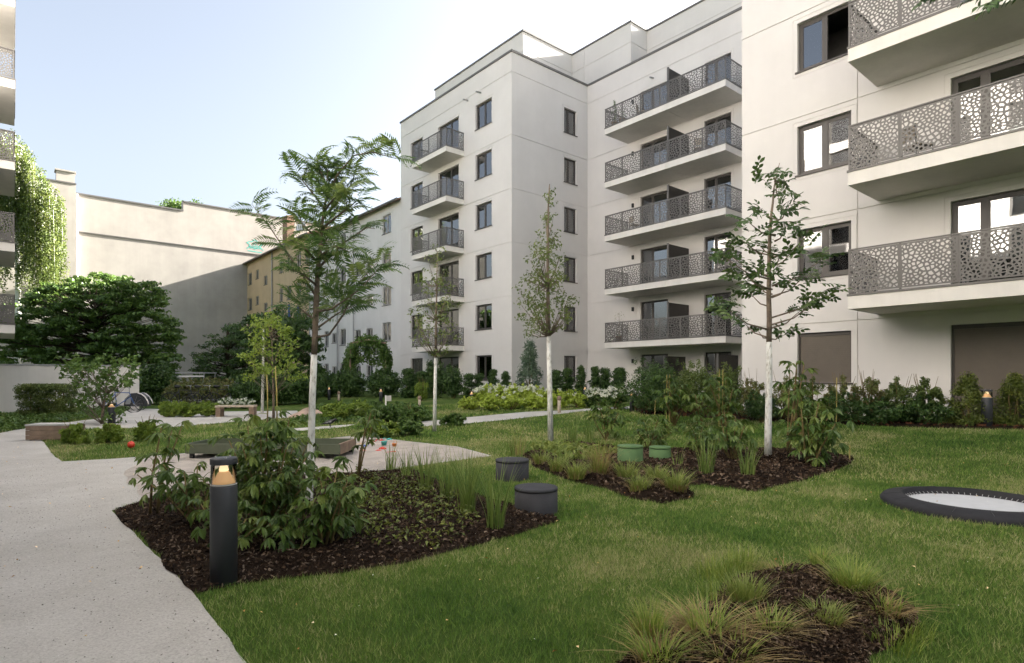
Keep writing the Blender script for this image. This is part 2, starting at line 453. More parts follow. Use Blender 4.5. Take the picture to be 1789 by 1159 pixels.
XG = [-400, -200, -100, -60, -30, -15, -5, 0, 5] + [9 + 0.5 * i for i in range(13)] + [20, 30, 60, 120, 300, 500]
def sheet(name, poly, mat, lift, cell=None, mound=0.0, mslope=0.5, rough=0.0, kind='structure'):
    bm = bmesh.new()
    vs = [bm.verts.new((x, y, 0)) for x, y in poly]
    es = [bm.edges.new((vs[i], vs[(i + 1) % len(vs)])) for i in range(len(vs))]
    bmesh.ops.triangle_fill(bm, use_beauty=True, use_dissolve=False, edges=es)
    xs = [p[0] for p in poly]; ys = [p[1] for p in poly]
    cuts = [x for x in XG if min(xs) < x < max(xs)]
    if cell:
        cuts += list(np.arange(min(xs) + cell * 0.37, max(xs), cell))
        cy = list(np.arange(min(ys) + cell * 0.41, max(ys), cell))
    else: cy = []
    for x in cuts:
        bmesh.ops.bisect_plane(bm, geom=bm.verts[:] + bm.edges[:] + bm.faces[:], plane_co=(x, 0, 0), plane_no=(1, 0, 0))
    for y in cy:
        bmesh.ops.bisect_plane(bm, geom=bm.verts[:] + bm.edges[:] + bm.faces[:], plane_co=(0, y, 0), plane_no=(0, 1, 0))
    me = bpy.data.meshes.new(name)
    bm.normal_update(); bm.to_mesh(me); bm.free()
    n = len(me.vertices); co = np.zeros(n * 3, np.float32); me.vertices.foreach_get('co', co); co = co.reshape(-1, 3)
    z = np.interp(co[:, 0], XG, [hgt(x) for x in XG]) + lift
    if mound or rough:
        d = edge_dist(poly, co[:, 0], co[:, 1])
        r = np.random.default_rng(len(poly))
        k = np.clip(d / 0.25, 0, 1)
        z += np.minimum(mound, d * mslope) + k * rough * r.normal(size=n)
    co[:, 2] = z
    me.vertices.foreach_set('co', co.ravel()); me.update()
    if mound: me.polygons.foreach_set('use_smooth', [True] * len(me.polygons))
    o = mk(name, me, mat)
    return tag(o, kind=kind)

# the lawn carries everything
mb = MB()
YG = [-300, -100, -30, 0, 30, 100, 400]
for i in range(len(XG) - 1):
    for j in range(len(YG) - 1):
        x0, x1, y0, y1 = XG[i], XG[i + 1], YG[j], YG[j + 1]
        mb.quad((x0, y0, hgt(x0)), (x1, y0, hgt(x1)), (x1, y1, hgt(x1)), (x0, y1, hgt(x0)))
tag(mk('lawn', mb.mesh('lawn'), M['lawn']), kind='structure')

PATH_PX = [(-260, 1500), (600, 1500), (430, 1159), (340, 1040), (262, 960), (195, 893), (330, 852), (640, 826), (700, 818), (860, 797), (800, 781), (700, 770), (625, 761),
           (560, 768), (330, 792), (200, 802), (108, 807), (92, 795), (77, 773), (70, 769), (118, 764), (120, 750), (200, 749), (300, 747), (380, 740), (450, 735), (520, 729), (520, 718), (330, 720),
           (320, 716), (230, 714), (200, 728), (120, 738), (62, 745), (0, 757), (-200, 775)]
path_poly = gpoly(PATH_PX, 0.16, 0.009, 3)
sheet('path', path_poly, M['gravel'], 0.004)
SAND_PX = [(250, 872), (330, 848), (640, 824), (700, 816), (853, 797), (800, 782), (700, 771), (625, 762), (560, 769), (330, 793), (262, 799), (215, 830)]
sand_poly = gpoly(SAND_PX, 0.4, 0.05, 4)
sheet('play_sand', sand_poly, M['sand'], 0.009, cell=0.22, mound=0.02, mslope=0.06, rough=0.012)
WALK_PX = [(690, 750), (760, 744), (985, 723), (1110, 714), (1110, 710), (1000, 717), (920, 720), (800, 731), (700, 739), (640, 747)]
walk_poly = gpoly(WALK_PX, 0.6, 0.03, 5)
sheet('garden_path', walk_poly, M['gravel'], 0.004)
LINE_PX = [(500, 755), (600, 747), (622, 742), (600, 743), (500, 750)]
line_poly = gpoly(LINE_PX, 0.6, 0.02, 6)
sheet('narrow_path', line_poly, M['gravel'], 0.004)
BED1_PX = [(198, 893), (330, 853), (480, 838), (640, 827), (720, 822), (775, 846), (860, 876), (965, 900), (978, 912), (900, 937), (800, 962), (700, 988), (600, 1003), (500, 1012), (420, 1022), (342, 1040), (262, 960)]
bed1 = gpoly(BED1_PX, 0.2, 0.03, 7)
sheet('planting_bed', bed1, M['mulch'], 0.010, cell=0.14, mound=0.06, mslope=0.14, rough=0.012)
BED2_PX = [(915, 795), (930, 815), (1000, 842), (1060, 856), (1100, 872), (1160, 882), (1212, 872), (1205, 850), (1230, 848), (1320, 861), (1400, 842), (1480, 815), (1490, 800), (1420, 790), (1300, 787), (1100, 788), (985, 775)]
bed2 = gpoly(BED2_PX, 0.25, 0.04, 8)
sheet('planting_bed.001', bed2, M['mulch'], 0.010, cell=0.18, mound=0.08, mslope=0.3, rough=0.012)
BED3_PX = [(1060, 1200), (1110, 1140), (1200, 1085), (1290, 1012), (1350, 998), (1450, 1004), (1530, 1028), (1600, 1072), (1608, 1100), (1520, 1150), (1460, 1230), (1080, 1260)]
bed3 = gpoly(BED3_PX, 0.15, 0.03, 9)
sheet('planting_bed.002', bed3, M['mulch'], 0.010, cell=0.09, mound=0.12, mslope=0.45, rough=0.010)
BED4_PX = [(2100, 752), (1789, 752), (1640, 749), (1500, 744), (1290, 734), (1120, 724), (1100, 712), (1290, 712), (1500, 716), (1789, 722), (2100, 730)]
bed4 = gpoly(BED4_PX, 0.4, 0.05, 10)
sheet('planting_bed.003', bed4, M['mulch'], 0.010, cell=0.5, mound=0.05, mslope=0.3)
WALLX = 16.87
TR_C = G(1702, 887); TR_R = 0.86
tramp_poly = [(TR_C.x + TR_R * math.cos(a * math.pi / 20), TR_C.y + TR_R * math.sin(a * math.pi / 20)) for a in range(40)]

# ------------------------------------------------------------------ walls, windows, balconies
class Fac:
    """a facade: u runs along it, d goes into the building"""
    def __init__(s, kind, c): s.k = kind; s.c = c
    def r(s, u, z, d):
        if s.k == '-X': return (d, u, z)
        if s.k == '+X': return (-d, u, z)
        if s.k == '-Y': return (u, d, z)
        return (u, -d, z)
    def p(s, u, z, d):
        a = s.r(u, z, d)
        return (a[0] + s.c, a[1], a[2]) if s.k[1] == 'X' else (a[0], a[1] + s.c, a[2])

def fbox(mb, fac, u0, u1, z0, z1, d0, d1, rel=True):
    f = fac.r if rel else fac.p
    a = f(u0, z0, d0); b = f(u1, z1, d1)
    mb.box(min(a[0], b[0]), max(a[0], b[0]), min(a[1], b[1]), max(a[1], b[1]), min(a[2], b[2]), max(a[2], b[2]))

def wall_grid(mb, fac, u0, u1, z0, z1, openings=(), hgr=(), vgr=(), thick=0.3):
    """wall front with real openings (reveals) and recessed joints"""
    JW, JD = 0.035, 0.03
    hs = [(z - JW / 2, z + JW / 2) for z in hgr if z0 < z < z1]
    vs = [(u - JW / 2, u + JW / 2, a, b) for u, a, b in vgr]
    us = sorted(set([u0, u1] + [x for o in openings for x in o[:2]] + [x for v in vs for x in v[:2]]))
    zs = sorted(set([z0, z1] + [x for o in openings for x in o[2:4]] + [x for h in hs for x in h] + [x for v in vs for x in v[2:4]]))
    us = [u for u in us if u0 <= u <= u1]; zs = [z for z in zs if z0 <= z <= z1]
    nu, nz = len(us) - 1, len(zs) - 1
    D = np.zeros((nu, nz))
    for i in range(nu):
        uc = (us[i] + us[i + 1]) / 2
        for j in range(nz):
            zc = (zs[j] + zs[j + 1]) / 2
            for h in hs:
                if h[0] < zc < h[1]: D[i, j] = JD
            for v in vs:
                if v[0] < uc < v[1] and v[2] < zc < v[3]: D[i, j] = JD
            for o in openings:
                if o[0] < uc < o[1] and o[2] < zc < o[3]: D[i, j] = 9
    for i in range(nu):
        for j in range(nz):
            d = D[i, j]
            if d < 5:
                mb.quad(fac.p(us[i], zs[j], d), fac.p(us[i + 1], zs[j], d), fac.p(us[i + 1], zs[j + 1], d), fac.p(us[i], zs[j + 1], d))
            dd = min(d, thick)
            if i + 1 < nu:
                e = min(D[i + 1, j], thick)
                if abs(e - dd) > 1e-6:
                    u = us[i + 1]; mb.quad(fac.p(u, zs[j], dd), fac.p(u, zs[j + 1], dd), fac.p(u, zs[j + 1], e), fac.p(u, zs[j], e))
            if j + 1 < nz:
                e = min(D[i, j + 1], thick)
                if abs(e - dd) > 1e-6:
                    z = zs[j + 1]; mb.quad(fac.p(us[i], z, dd), fac.p(us[i + 1], z, dd), fac.p(us[i + 1], z, e), fac.p(us[i], z, e))

WCACHE = {}
def window(parent, fac, u0, u1, z0, z1, leaves=(0.5,), curtain=None, name='window', sill=True, d=0.12, fmat='frame', openleaf=None, surround=True, bar=0.055):
    """frame > panes, sill, surround, what stands behind the glass"""
    w, h = u1 - u0, z1 - z0
    key = (fac.k, round(w, 2), round(h, 2), tuple(leaves), d, fmat, openleaf, bar, sill)
    po = Vector(parent.location); org = Vector(fac.p(u0, z0, 0))
    if key not in WCACHE:
        mb = MB()
        B = bar
        fbox(mb, fac, 0, B, 0, h, d, d + 0.07); fbox(mb, fac, w - B, w, 0, h, d, d + 0.07)
        fbox(mb, fac, B, w - B, 0, B, d, d + 0.07); fbox(mb, fac, B, w - B, h - B, h, d, d + 0.07)
        xs = [B] + [w * t for t in leaves] + [w - B]
        for t in leaves: fbox(mb, fac, w * t - B * 0.75, w * t + B * 0.75, B, h - B, d + 0.002, d + 0.068)
        # leaf frames
        segs = []
        for i in range(len(xs) - 1):
            a = xs[i] + (B * 0.75 if i else 0); b = xs[i + 1] - (B * 0.75 if i < len(leaves) else 0)
            segs.append((a, b))
            if openleaf == i: continue
            S = 0.035
            fbox(mb, fac, a, a + S, B, h - B, d + 0.012, d + 0.06); fbox(mb, fac, b - S, b, B, h - B, d + 0.012, d + 0.06)
            fbox(mb, fac, a + S, b - S, B, B + S, d + 0.012, d + 0.06); fbox(mb, fac, a + S, b - S, h - B - S, h - B, d + 0.012, d + 0.06)
        fm = mb.mesh(name); panes = []
        for i, (a, b) in enumerate(segs):
            if openleaf == i: continue
            p = MB(); fbox(p, fac, a + 0.03, b - 0.03, B + 0.03, h - B - 0.03, d + 0.03, d + 0.042); panes.append(p.mesh('pane'))
        s = MB(); fbox(s, fac, -0.05, w + 0.05, -0.045, -0.002, -0.045, d + 0.01)
        q = MB()
        for a in ((-0.13, -0.115, -0.13, h + 0.13), (w + 0.115, w + 0.13, -0.13, h + 0.13)): fbox(q, fac, a[0], a[1], a[2], a[3], -0.012, 0.01)
        for a in ((-0.115, w + 0.115, h + 0.115, h + 0.13), (-0.115, w + 0.115, -0.13, -0.115)): fbox(q, fac, a[0], a[1], a[2], a[3], -0.012, 0.01)
        r = MB(); 
        R = r
        for (ua, ub, za, zb, da, db) in ((-.25, w + .25, -.2, h + .2, 1.6, 1.65), (-.25, -.2, -.2, h + .2, .31, 1.6), (w + .2, w + .25, -.2, h + .2, .31, 1.6), (-.25, w + .25, -.25, -.2, .31, 1.65), (-.25, w + .25, h + .2, h + .25, .31, 1.65)):
            fbox(R, fac, ua, ub, za, zb, da, db)
        WCACHE[key] = (fm, panes, s.mesh('sill'), q.mesh('surround'), r.mesh('room'))
    fm, panes, sm, qm, rm = WCACHE[key]
    wo = mk(name, fm, M[fmat], parent, org - po)
    for p in panes: 
        k = mk('pane', p, M['glass'], wo)
        # real panes never hang perfectly true: a third of a degree changes what they mirror
        k.rotation_euler = (0, 0, 0)
    mk('room', rm, M['interior'], wo)
    if sill: mk('sill', sm, M['frame'], wo)
    if surround: mk('surround', qm, M['render'], wo)
    if curtain:
        a, b = curtain
        mb = MB(); n = max(6, int((b - a) * w / 0.05))
        pts = []
        for i in range(n + 1):
            u = (a + (b - a) * i / n) * w
            pts.append((u, d + 0.16 + 0.025 * math.sin(i * 1.9) + 0.012 * math.sin(i * 0.7)))
        for i in range(n):
            (ua, da), (ub, db) = pts[i], pts[i + 1]
            mb.quad(fac.r(ua, 0.02, da), fac.r(ub, 0.02, db), fac.r(ub, h - 0.02, db), fac.r(ua, h - 0.02, da))
        mk('curtain', mb.mesh('curtain'), M['curtain'], wo)
    return wo

def shutter(parent, fac, u0, u1, z0, z1, gap=0.0, d=0.10):
    w, h = u1 - u0, z1 - z0
    po = Vector(parent.location); org = Vector(fac.p(u0, z0, 0))
    mb = MB(); 
    fbox(mb, fac, 0, 0.045, 0, h, d - 0.02, d + 0.06); fbox(mb, fac, w - 0.045, w, 0, h, d - 0.02, d + 0.06); fbox(mb, fac, 0.045, w - 0.045, h - 0.10, h, d - 0.02, d + 0.06)
    fr = mk('roller_shutter', mb.mesh('roller_shutter'), M['frame'], parent, org - po)
    z = gap; s = MB(); rr = random.Random(3)
    while z < h - 0.11:
        j = rr.uniform(0, 0.002)
        fbox(s, fac, 0.05, w - 0.05, z + 0.003, z + 0.052, d + j, d + 0.012 + j)
        z += 0.055
    tag(mk('slat', s.mesh('slat'), M['shutter'], fr), kind='stuff')
    b = MB(); fbox(b, fac, 0.048, w - 0.048, 0, h, d + 0.03, d + 0.04); mk('backing', b.mesh('backing'), M['shutter'], fr)
    sl = MB(); fbox(sl, fac, -0.05, w + 0.05, -0.045, -0.002, -0.045, d + 0.01); mk('sill', sl.mesh('sill'), M['frame'], fr)
    return fr

# perforated sheet: an irregular web of holes, cut cell by cell
def web_panel(seed, w=1.0, h=0.95, cell=0.08, t=0.004, web=0.0185):
    r = random.Random(seed)
    pts = []
    tries = 0
    while len(pts) < w * h / cell ** 2 * 1.05 and tries < 9000:
        tries += 1
        p = (r.uniform(0, w), r.uniform(0, h))
        if all((p[0] - q[0]) ** 2 + (p[1] - q[1]) ** 2 > (cell * 0.62) ** 2 for q in pts): pts.append(p)
    mg = 0.02
    mb = MB()
    for i, p in enumerate(pts):
        poly = [(mg, mg), (w - mg, mg), (w - mg, h - mg), (mg, h - mg)]
        nb = sorted((q for k, q in enumerate(pts) if k != i), key=lambda q: (q[0] - p[0]) ** 2 + (q[1] - p[1]) ** 2)[:22]
        for q in nb:
            mx, my = (p[0] + q[0]) / 2, (p[1] + q[1]) / 2; nx, ny = q[0] - p[0], q[1] - p[1]
            out = []
            for a in range(len(poly)):
                A = poly[a]; Bq = poly[(a + 1) % len(poly)]
                da = (A[0] - mx) * nx + (A[1] - my) * ny; db = (Bq[0] - mx) * nx + (Bq[1] - my) * ny
                if da <= 0: out.append(A)
                if da * db < 0:
                    s = da / (da - db); out.append((A[0] + (Bq[0] - A[0]) * s, A[1] + (Bq[1] - A[1]) * s))
            poly = out
            if len(poly) < 3: break
        if len(poly) < 3: continue
        clean = [poly[0]]
        for q in poly[1:]:
            if math.hypot(q[0] - clean[-1][0], q[1] - clean[-1][1]) > 0.004: clean.append(q)
        poly = clean
        if len(poly) < 3: continue
        cx = sum(q[0] for q in poly) / len(poly); cy = sum(q[1] for q in poly) / len(poly)
        rad = min(math.hypot(q[0] - cx, q[1] - cy) for q in poly)
        k = max(0.15, 1 - (web / max(rad, 0.02)))
        inn = [(cx + (q[0] - cx) * k, cy + (q[1] - cy) * k) for q in poly]
        n = len(poly)
        for a in range(n):
            b = (a + 1) % n
            for y in (0, t):
                mb.quad((poly[a][0], y, poly[a][1]), (poly[b][0], y, poly[b][1]), (inn[b][0], y, inn[b][1]), (inn[a][0], y, inn[a][1]))
            mb.quad((inn[a][0], 0, inn[a][1]), (inn[b][0], 0, inn[b][1]), (inn[b][0], t, inn[b][1]), (inn[a][0], t, inn[a][1]))
    mb.box(0, mg, 0, t, 0, h); mb.box(w - mg, w, 0, t, 0, h); mb.box(mg, w - mg, 0, t, 0, mg); mb.box(mg, w - mg, 0, t, h - mg, h)
    return mb.mesh('railing_panel')
WEB = [web_panel(s) for s in (1, 2, 3)]
WEB_FAR = [web_panel(s, cell=.11, web=.017) for s in (4, 5, 6)]
for w_ in WEB + WEB_FAR: w_.materials.append(M['metal'])

def balcony(parent, fac, u0, u1, proj, F, split=None, ends=(True, True), npan=None, ztop=1.2, webs=None):
    """slab with a web of perforated panels on three sides"""
    po = Vector(parent.location)
    L = u1 - u0
    org = Vector(fac.p(u0, F, 0))
    mb = MB()
    if split:
        fbox(mb, fac, 0, split - 0.008, -0.18, 0.12, -proj, -0.004); fbox(mb, fac, split + 0.008, L, -0.18, 0.12, -proj, -0.004)
    else:
        fbox(mb, fac, 0, L, -0.18, 0.12, -proj, -0.004)
    b = mk('balcony', mb.mesh('balcony'), M['slab'], parent, org - po)
    tr = MB(); fbox(tr, fac, -0.02, L + 0.02, 0.122, 0.17, -proj - 0.02, -0.006); mk('edge_trim', tr.mesh('edge_trim'), M['metal'], b)
    n = npan or max(1, round(L / 1.2))
    pw = L / n; hz = ztop - 0.24 - 0.03
    sx = 1 if fac.k[0] == '-' else -1
    alongY = fac.k[1] == 'X'
    for i in range(n):
        w = (webs or WEB)[(i + int(F * 3)) % 3]
        x = i * pw + 0.006
        l = fac.r(x, 0.20, -proj + 0.012)
        mk('railing_panel', w, None, b, l, (0, 0, math.pi / 2 if alongY else 0), ((pw - 0.012), 1, hz / 0.95 + 0.03))
    m = max(1, round(proj / 1.2)); qw = proj / m
    for e, on in zip((0.012, L - 0.012), ends):
        if not on: continue
        for i in range(m):
            l = fac.r(e, 0.20, -proj + i * qw + 0.02 if fac.k[0] == '-' else -proj + (i + 1) * qw - 0.01)
            if fac.k == '+X': l = fac.r(e, 0.20, -(i * qw) - 0.01)
            mk('railing_panel', (webs or WEB)[(i + 1) % 3], None, b, l, (0, 0, 0 if alongY else math.pi / 2), (qw - 0.03, 1, hz / 0.95 + 0.03))
    hr = MB()
    fbox(hr, fac, 0, L, ztop - 0.03, ztop, -proj - 0.005, -proj + 0.04)
    for e, on in zip((0, L - 0.045), ends):
        if on: fbox(hr, fac, e, e + 0.045, ztop - 0.03, ztop, -proj + 0.042, -0.006)
    mk('handrail', hr.mesh('handrail'), M['metal'], b)
    for i in range(n + 1):
        ps = MB(); x = min(max(i * pw, 0.025), L - 0.025)
        fbox(ps, fac, x - 0.02, x + 0.02, 0.172, ztop - 0.032, -proj + 0.022, -proj + 0.05)
        mk('post', ps.mesh('post'), M['metal'], b)
    return b

ZO = -0.22
F_ = {k: 0.45 + 2.9 * (k - 1) + ZO for k in range(1, 9)}
T_ = {k: F_[k] + 2.4 for k in F_}
C_ = {k: T_[k] + 0.25 for k in F_}

def wall_lamp(parent, fac, u, z):
    mb = MB(); fbox(mb, fac, u - 0.05, u + 0.05, z - 0.11, z + 0.11, -0.10, -0.005, rel=False); mb.v = [tuple(Vector(v) - Vector(parent.location)) for v in mb.v]
    mk('wall_lamp', mb.mesh('wall_lamp'), M['black'], parent)

def part(parent, name, mb, mat, **k):
    mb.v = [tuple(Vector(v) - Vector(parent.location)) for v in mb.v]
    return mk(name, mb.mesh(name), mat, parent)

# ---- the near block on the right
near_block = thing('apartment_block', 'white rendered apartment block on the right, with deep perforated balconies and closed brown roller shutters', 'building', (WALLX, 0, 0))
fx = Fac('-X', WALLX)
wy0, wy1 = 6.14, 7.54; dy0, dy1 = 1.75, 3.98
ops = []
for k in range(1, 6):
    ops.append((wy0, wy1, T_[k] - 1.37, T_[k]))
    ops.append((dy0, dy1, F_[k] + (0 if k > 1 else 0.10), T_[k]))
    ops.append((-3.2, -1.8, T_[k] - 1.37, T_[k])); ops.append((-12.2, -10.0, F_[k], T_[k])); ops.append((-7.5, -6.1, T_[k] - 1.37, T_[k]))
mb = MB()
ZT = 15.2  # unseen roof line, set low so more sun bounces off the left block
vg = [(5.98, -0.4, C_[5])]
wall_grid(mb, fx, -18, 9.19, -0.4, ZT, ops, [C_[k] for k in range(1, 6)], vg)
# returns and roof
mb.quad((WALLX, 9.19, -.4), (26.4, 9.19, -.4), (26.4, 9.19, ZT), (WALLX, 9.19, ZT))
mb.quad((WALLX, -18, -.4), (29, -18, -.4), (29, -18, ZT), (WALLX, -18, ZT))
mb.quad((29, -18, -.4), (29, 9.19, -.4), (29, 9.19, ZT), (29, -18, ZT))
mb.quad((26.4, 9.19, -.4), (29, 9.19, -.4), (29, 9.19, ZT), (26.4, 9.19, ZT))
mb.quad((WALLX, -18, ZT), (29, -18, ZT), (29, 9.19, ZT), (WALLX, 9.19, ZT))
part(near_block, 'wall', mb, M['render'])
mb = MB(); mb.box(WALLX - .05, WALLX + .35, -18, 9.24, ZT + .003, ZT + .12); part(near_block, 'coping', mb, M['coping'])
for k in range(1, 6):
    if k == 1:
        shutter(near_block, fx, wy0, wy1, T_[1] - 1.37, T_[1], 0.0)
        shutter(near_block, fx, dy0, dy1, F_[1] + 0.10, T_[1], 0.0)
    else:
        window(near_block, fx, wy0, wy1, T_[k] - 1.37, T_[k], (0.5,), name='window', openleaf=(0 if k == 4 else None), bar=0.075, curtain=((0.52, 0.97) if k == 4 else ((0.06, 0.3) if k == 2 else None)))
        window(near_block, fx, dy0, dy1, F_[k], T_[k], (0.72,), name='balcony_door', sill=False, bar=0.075, curtain=(0.78, 0.98) if k == 3 else None)
        balcony(near_block, fx, -1.9, 5.53, 1.87, F_[k] + .05, npan=7, ztop=1.22)
    window(near_block, fx, -3.2, -1.8, T_[k] - 1.37, T_[k], (0.5,)); window(near_block, fx, -7.5, -6.1, T_[k] - 1.37, T_[k], (0.5,))
    window(near_block, fx, -12.2, -10.0, F_[k], T_[k], (0.5,), name='balcony_door', sill=False)

# ---- the corner block: recessed middle front, blind side wall, projecting wing, penthouse
corner = thing('apartment_block', 'white corner apartment block with a projecting six storey wing and set back penthouse', 'building', (20.6, 24.4, 0))
fm_ = Fac('-X', 26.6); fs_ = Fac('-Y', 24.4); fw_ = Fac('-X', 20.6)
TOP = 19.15 + ZO
hg = [C_[k] for k in range(1, 6)] + [18.1 + ZO]
mid_doors = [(18.66, 20.45), (15.05, 16.5)]
ops = [(a, b, F_[k], T_[k]) for k in range(1, 7) for a, b in mid_doors]
mb = MB()
wall_grid(mb, fm_, 9.19, 24.4, -0.4, TOP, ops, hg)
side_w = (24.6, 25.65)
wall_grid(mb, fs_, 20.6, 26.6, -0.4, TOP, [(side_w[0], side_w[1], T_[k] - 1.45, T_[k]) for k in range(1, 7)], hg)
wa, wd, wsm = (26.14, 27.65), (29.35, 31.6), (33.45, 34.95)
ops = []
for k in range(1, 7):
    ops += [(*wa, T_[k] - 1.42, T_[k]), (*wd, F_[k], T_[k]), (*wsm, T_[k] - 1.5, T_[k])]
wall_grid(mb, fw_, 24.4, 36.3, -0.4, TOP, ops, hg)
mb.quad((20.6, 36.3, -.4), (33, 36.3, -.4), (33, 36.3, TOP), (20.6, 36.3, TOP))
mb.quad((33, 9.19, -.4), (33, 36.3, -.4), (33, 36.3, TOP), (33, 9.19, TOP))
part(corner, 'wall', mb, M['render'])
mb = MB()
mb.quad((20.9, 24.7, TOP - .9), (33, 24.7, TOP - .9), (33, 36.0, TOP - .9), (20.9, 36.0, TOP - .9)); mb.quad((26.9, 9.2, TOP - .9), (33, 9.2, TOP - .9), (33, 24.7, TOP - .9), (26.9, 24.7, TOP - .9))
part(corner, 'roof', mb, M['roof_flat'])
mb = MB()
c0, c1 = TOP + .003, TOP + .11
mb.box(26.54, 26.9, 9.2, 24.338, c0, c1); mb.box(20.54, 26.9, 24.34, 24.7, c0, c1); mb.box(20.54, 20.9, 24.702, 36.36, c0, c1); mb.box(20.902, 33, 36.0, 36.36, c0, c1)
# inner faces of the parapet
mb2 = MB()
mb2.box(26.605, 26.895, 9.2, 24.4, TOP - .9, TOP); mb2.box(20.605, 26.6, 24.405, 24.695, TOP - .9, TOP); mb2.box(20.605, 20.895, 24.7, 36.29, TOP - .9, TOP)
part(corner, 'coping', mb, M['coping']); part(corner, 'parapet', mb2, M['render'])
PT = 22.3 + ZO
mb = MB()
fp1 = Fac('-X', 23.4); fp2 = Fac('-Y', 26.65); fp3 = Fac('-X', 27.6); fp4 = Fac('-Y', 21.9); fp5 = Fac('-X', 29.1)
pg = [PT - 1.15]
wall_grid(mb, fp1, 26.65, 37.3 - 1.0, TOP - .9, PT, (), pg); wall_grid(mb, fp2, 23.4, 27.6, TOP - .9, PT, (), pg, [(23.75, TOP, PT)])
wall_grid(mb, fp3, 21.9, 26.65, TOP - .9, PT, (), pg, [(25.6, TOP - .9, PT)]); wall_grid(mb, fp4, 27.6, 29.1, TOP - .9, PT, (), pg); wall_grid(mb, fp5, 9.2, 21.9, TOP - .9, PT, (), pg)
mb.quad((23.4, 36.3, TOP - .9), (33, 36.3, TOP - .9), (33, 36.3, PT), (23.4, 36.3, PT))
mb.quad((23.4, 26.65, PT), (33, 26.65, PT), (33, 36.3, PT), (23.4, 36.3, PT)); mb.quad((27.6, 21.9, PT), (33, 21.9, PT), (33, 26.65, PT), (27.6, 26.65, PT)); mb.quad((29.1, 9.2, PT), (33, 9.2, PT), (33, 21.9, PT), (29.1, 21.9, PT))
pent = part(corner, 'penthouse', mb, M['render'])
mb = MB(); a, b = PT + .003, PT + .1
mb.box(23.34, 23.7, 26.59, 36.35, a, b); mb.box(23.702, 27.9, 26.59, 26.95, a, b); mb.box(27.54, 27.9, 21.84, 26.588, a, b); mb.box(27.902, 29.4, 21.84, 22.2, a, b); mb.box(29.04, 29.4, 9.2, 21.838, a, b)
mb.v = [tuple(Vector(v) - Vector(corner.location)) for v in mb.v]
mk('coping', mb.mesh('coping'), M['coping'], pent)
for k in range(1, 7):
    r_ = random.Random(k)
    window(corner, fw_, *wa, T_[k] - 1.42, T_[k], (0.5,), curtain=(0.06, 0.4) if k == 5 else None)
    window(corner, fw_, *wd, F_[k], T_[k], (0.42,), name='balcony_door', sill=False, curtain=(0.45, 0.8) if k in (3,) else None)
    window(corner, fw_, *wsm, T_[k] - 1.5, T_[k], (0.5,))
    window(corner, fs_, *side_w, T_[k] - 1.45, T_[k], (0.42,), curtain=(0.45, 0.95) if k in (1, 3, 5, 6) else (0.05, 0.4))
    for i, (a, b) in enumerate(mid_doors):
        window(corner, fm_, a, b, F_[k], T_[k], (0.6,), name='balcony_door', sill=False, curtain={(2, 0): (0.1, 0.9), (3, 0): (0.2, 0.55), (3, 1): (0.1, 0.9), (4, 1): (0.1, 0.45), (1, 0): (0.1, 0.9)}.get((k, i)))
    wall_lamp(corner, fm_, 20.95, T_[k] - 0.35); wall_lamp(corner, fm_, 14.35, T_[k] - 0.35)
    if k > 1:
        balcony(corner, fw_, 28.8, 32.65, 1.28, F_[k], npan=4, webs=WEB_FAR)
        bl = balcony(corner, fm_, 14.2, 21.33, 1.97, F_[k], split=3.2, npan=6, webs=WEB_FAR)
    # privacy screens between the flats
    for y in ([17.4] if k > 1 else [17.6, 15.0 - .3, 12.9]):
        ht = 1.95 if k > 1 else 2.2
        mb = MB(); mb.box(24.85, 26.58, y - .025, y + .025, F_[k] + .18, F_[k] + ht)
        sc = part(corner, 'privacy_screen', mb, M['screen'])
        mb = MB(); mb.box(24.78, 24.847, y - .045, y + .045, F_[k] + .175, F_[k] + ht + .03); mb.v = [tuple(Vector(v) - Vector(corner.location)) for v in mb.v]
        mk('frame', mb.mesh('frame'), M['metal'], sc)
for y in (27.15, 28.4):
    mb = MB(); mb.tube([(20.62, y, 17.72), (20.25, y, 17.68)], 0.05, 8); part(corner, 'rain_spout', mb, M['zinc'])
mb = MB(); mb.tube([(26.62, 19.6, 17.6), (26.3, 19.6, 17.56)], 0.05, 8); part(corner, 'rain_spout', mb, M['zinc'])
mb = MB(); mb.box(24.63, 26.598, 9.3, 21.5, -0.3, 0.17); part(corner, 'terrace_slab', mb, M['slab'])

# ---- old houses beyond the wing
old = thing('old_house', 'plain old off-white house with small windows beyond the white wing', 'building', (20.75, 45, 0))
EZ = 14.0 + ZO
fo = Fac('-X', 20.75)
colspx = [(668, 683, 1), (640, 651, 0), (620, 630, 0), (594, 604, 1), (580, 589, 0), (567, 574, 1)]
tops = [13.35, 10.65, 8.15, 5.55, 2.75]
wins = []
for a, b, big in colspx:
    y0, y1 = YonX(b, 20.75), YonX(a, 20.75)
    for i, t in enumerate(tops):
        h = 1.35 if big else 0.85
        t2 = t + ZO - (0 if big else 0.25)
        if not big and i == 0: continue
        wins.append((y0, y1, t2 - h, t2))
mb = MB(); wall_grid(mb, fo, 36.31, 53.0, -.4, EZ, wins, thick=0.2)
mb.quad((20.75, 53.0, -.4), (32, 53.0, -.4), (32, 53.0, EZ), (20.75, 53.0, EZ))
part(old, 'wall', mb, M['render_grey'])
for i, (y0, y1, z0, z1) in enumerate(wins):
    window(old, fo, y0, y1, z0, z1, (0.5,), d=0.08, fmat='frame_old', surround=False, bar=0.05, curtain=(0.05, 0.95) if i % 4 == 1 else ((0.5, 0.95) if i % 3 == 0 else None))
mb = MB()
mb.poly([(20.35, 36.32, EZ - .05), (20.35, 53.0, EZ - .05), (26.4, 53.0, EZ + 2.6), (26.4, 36.32, EZ + 2.6)])
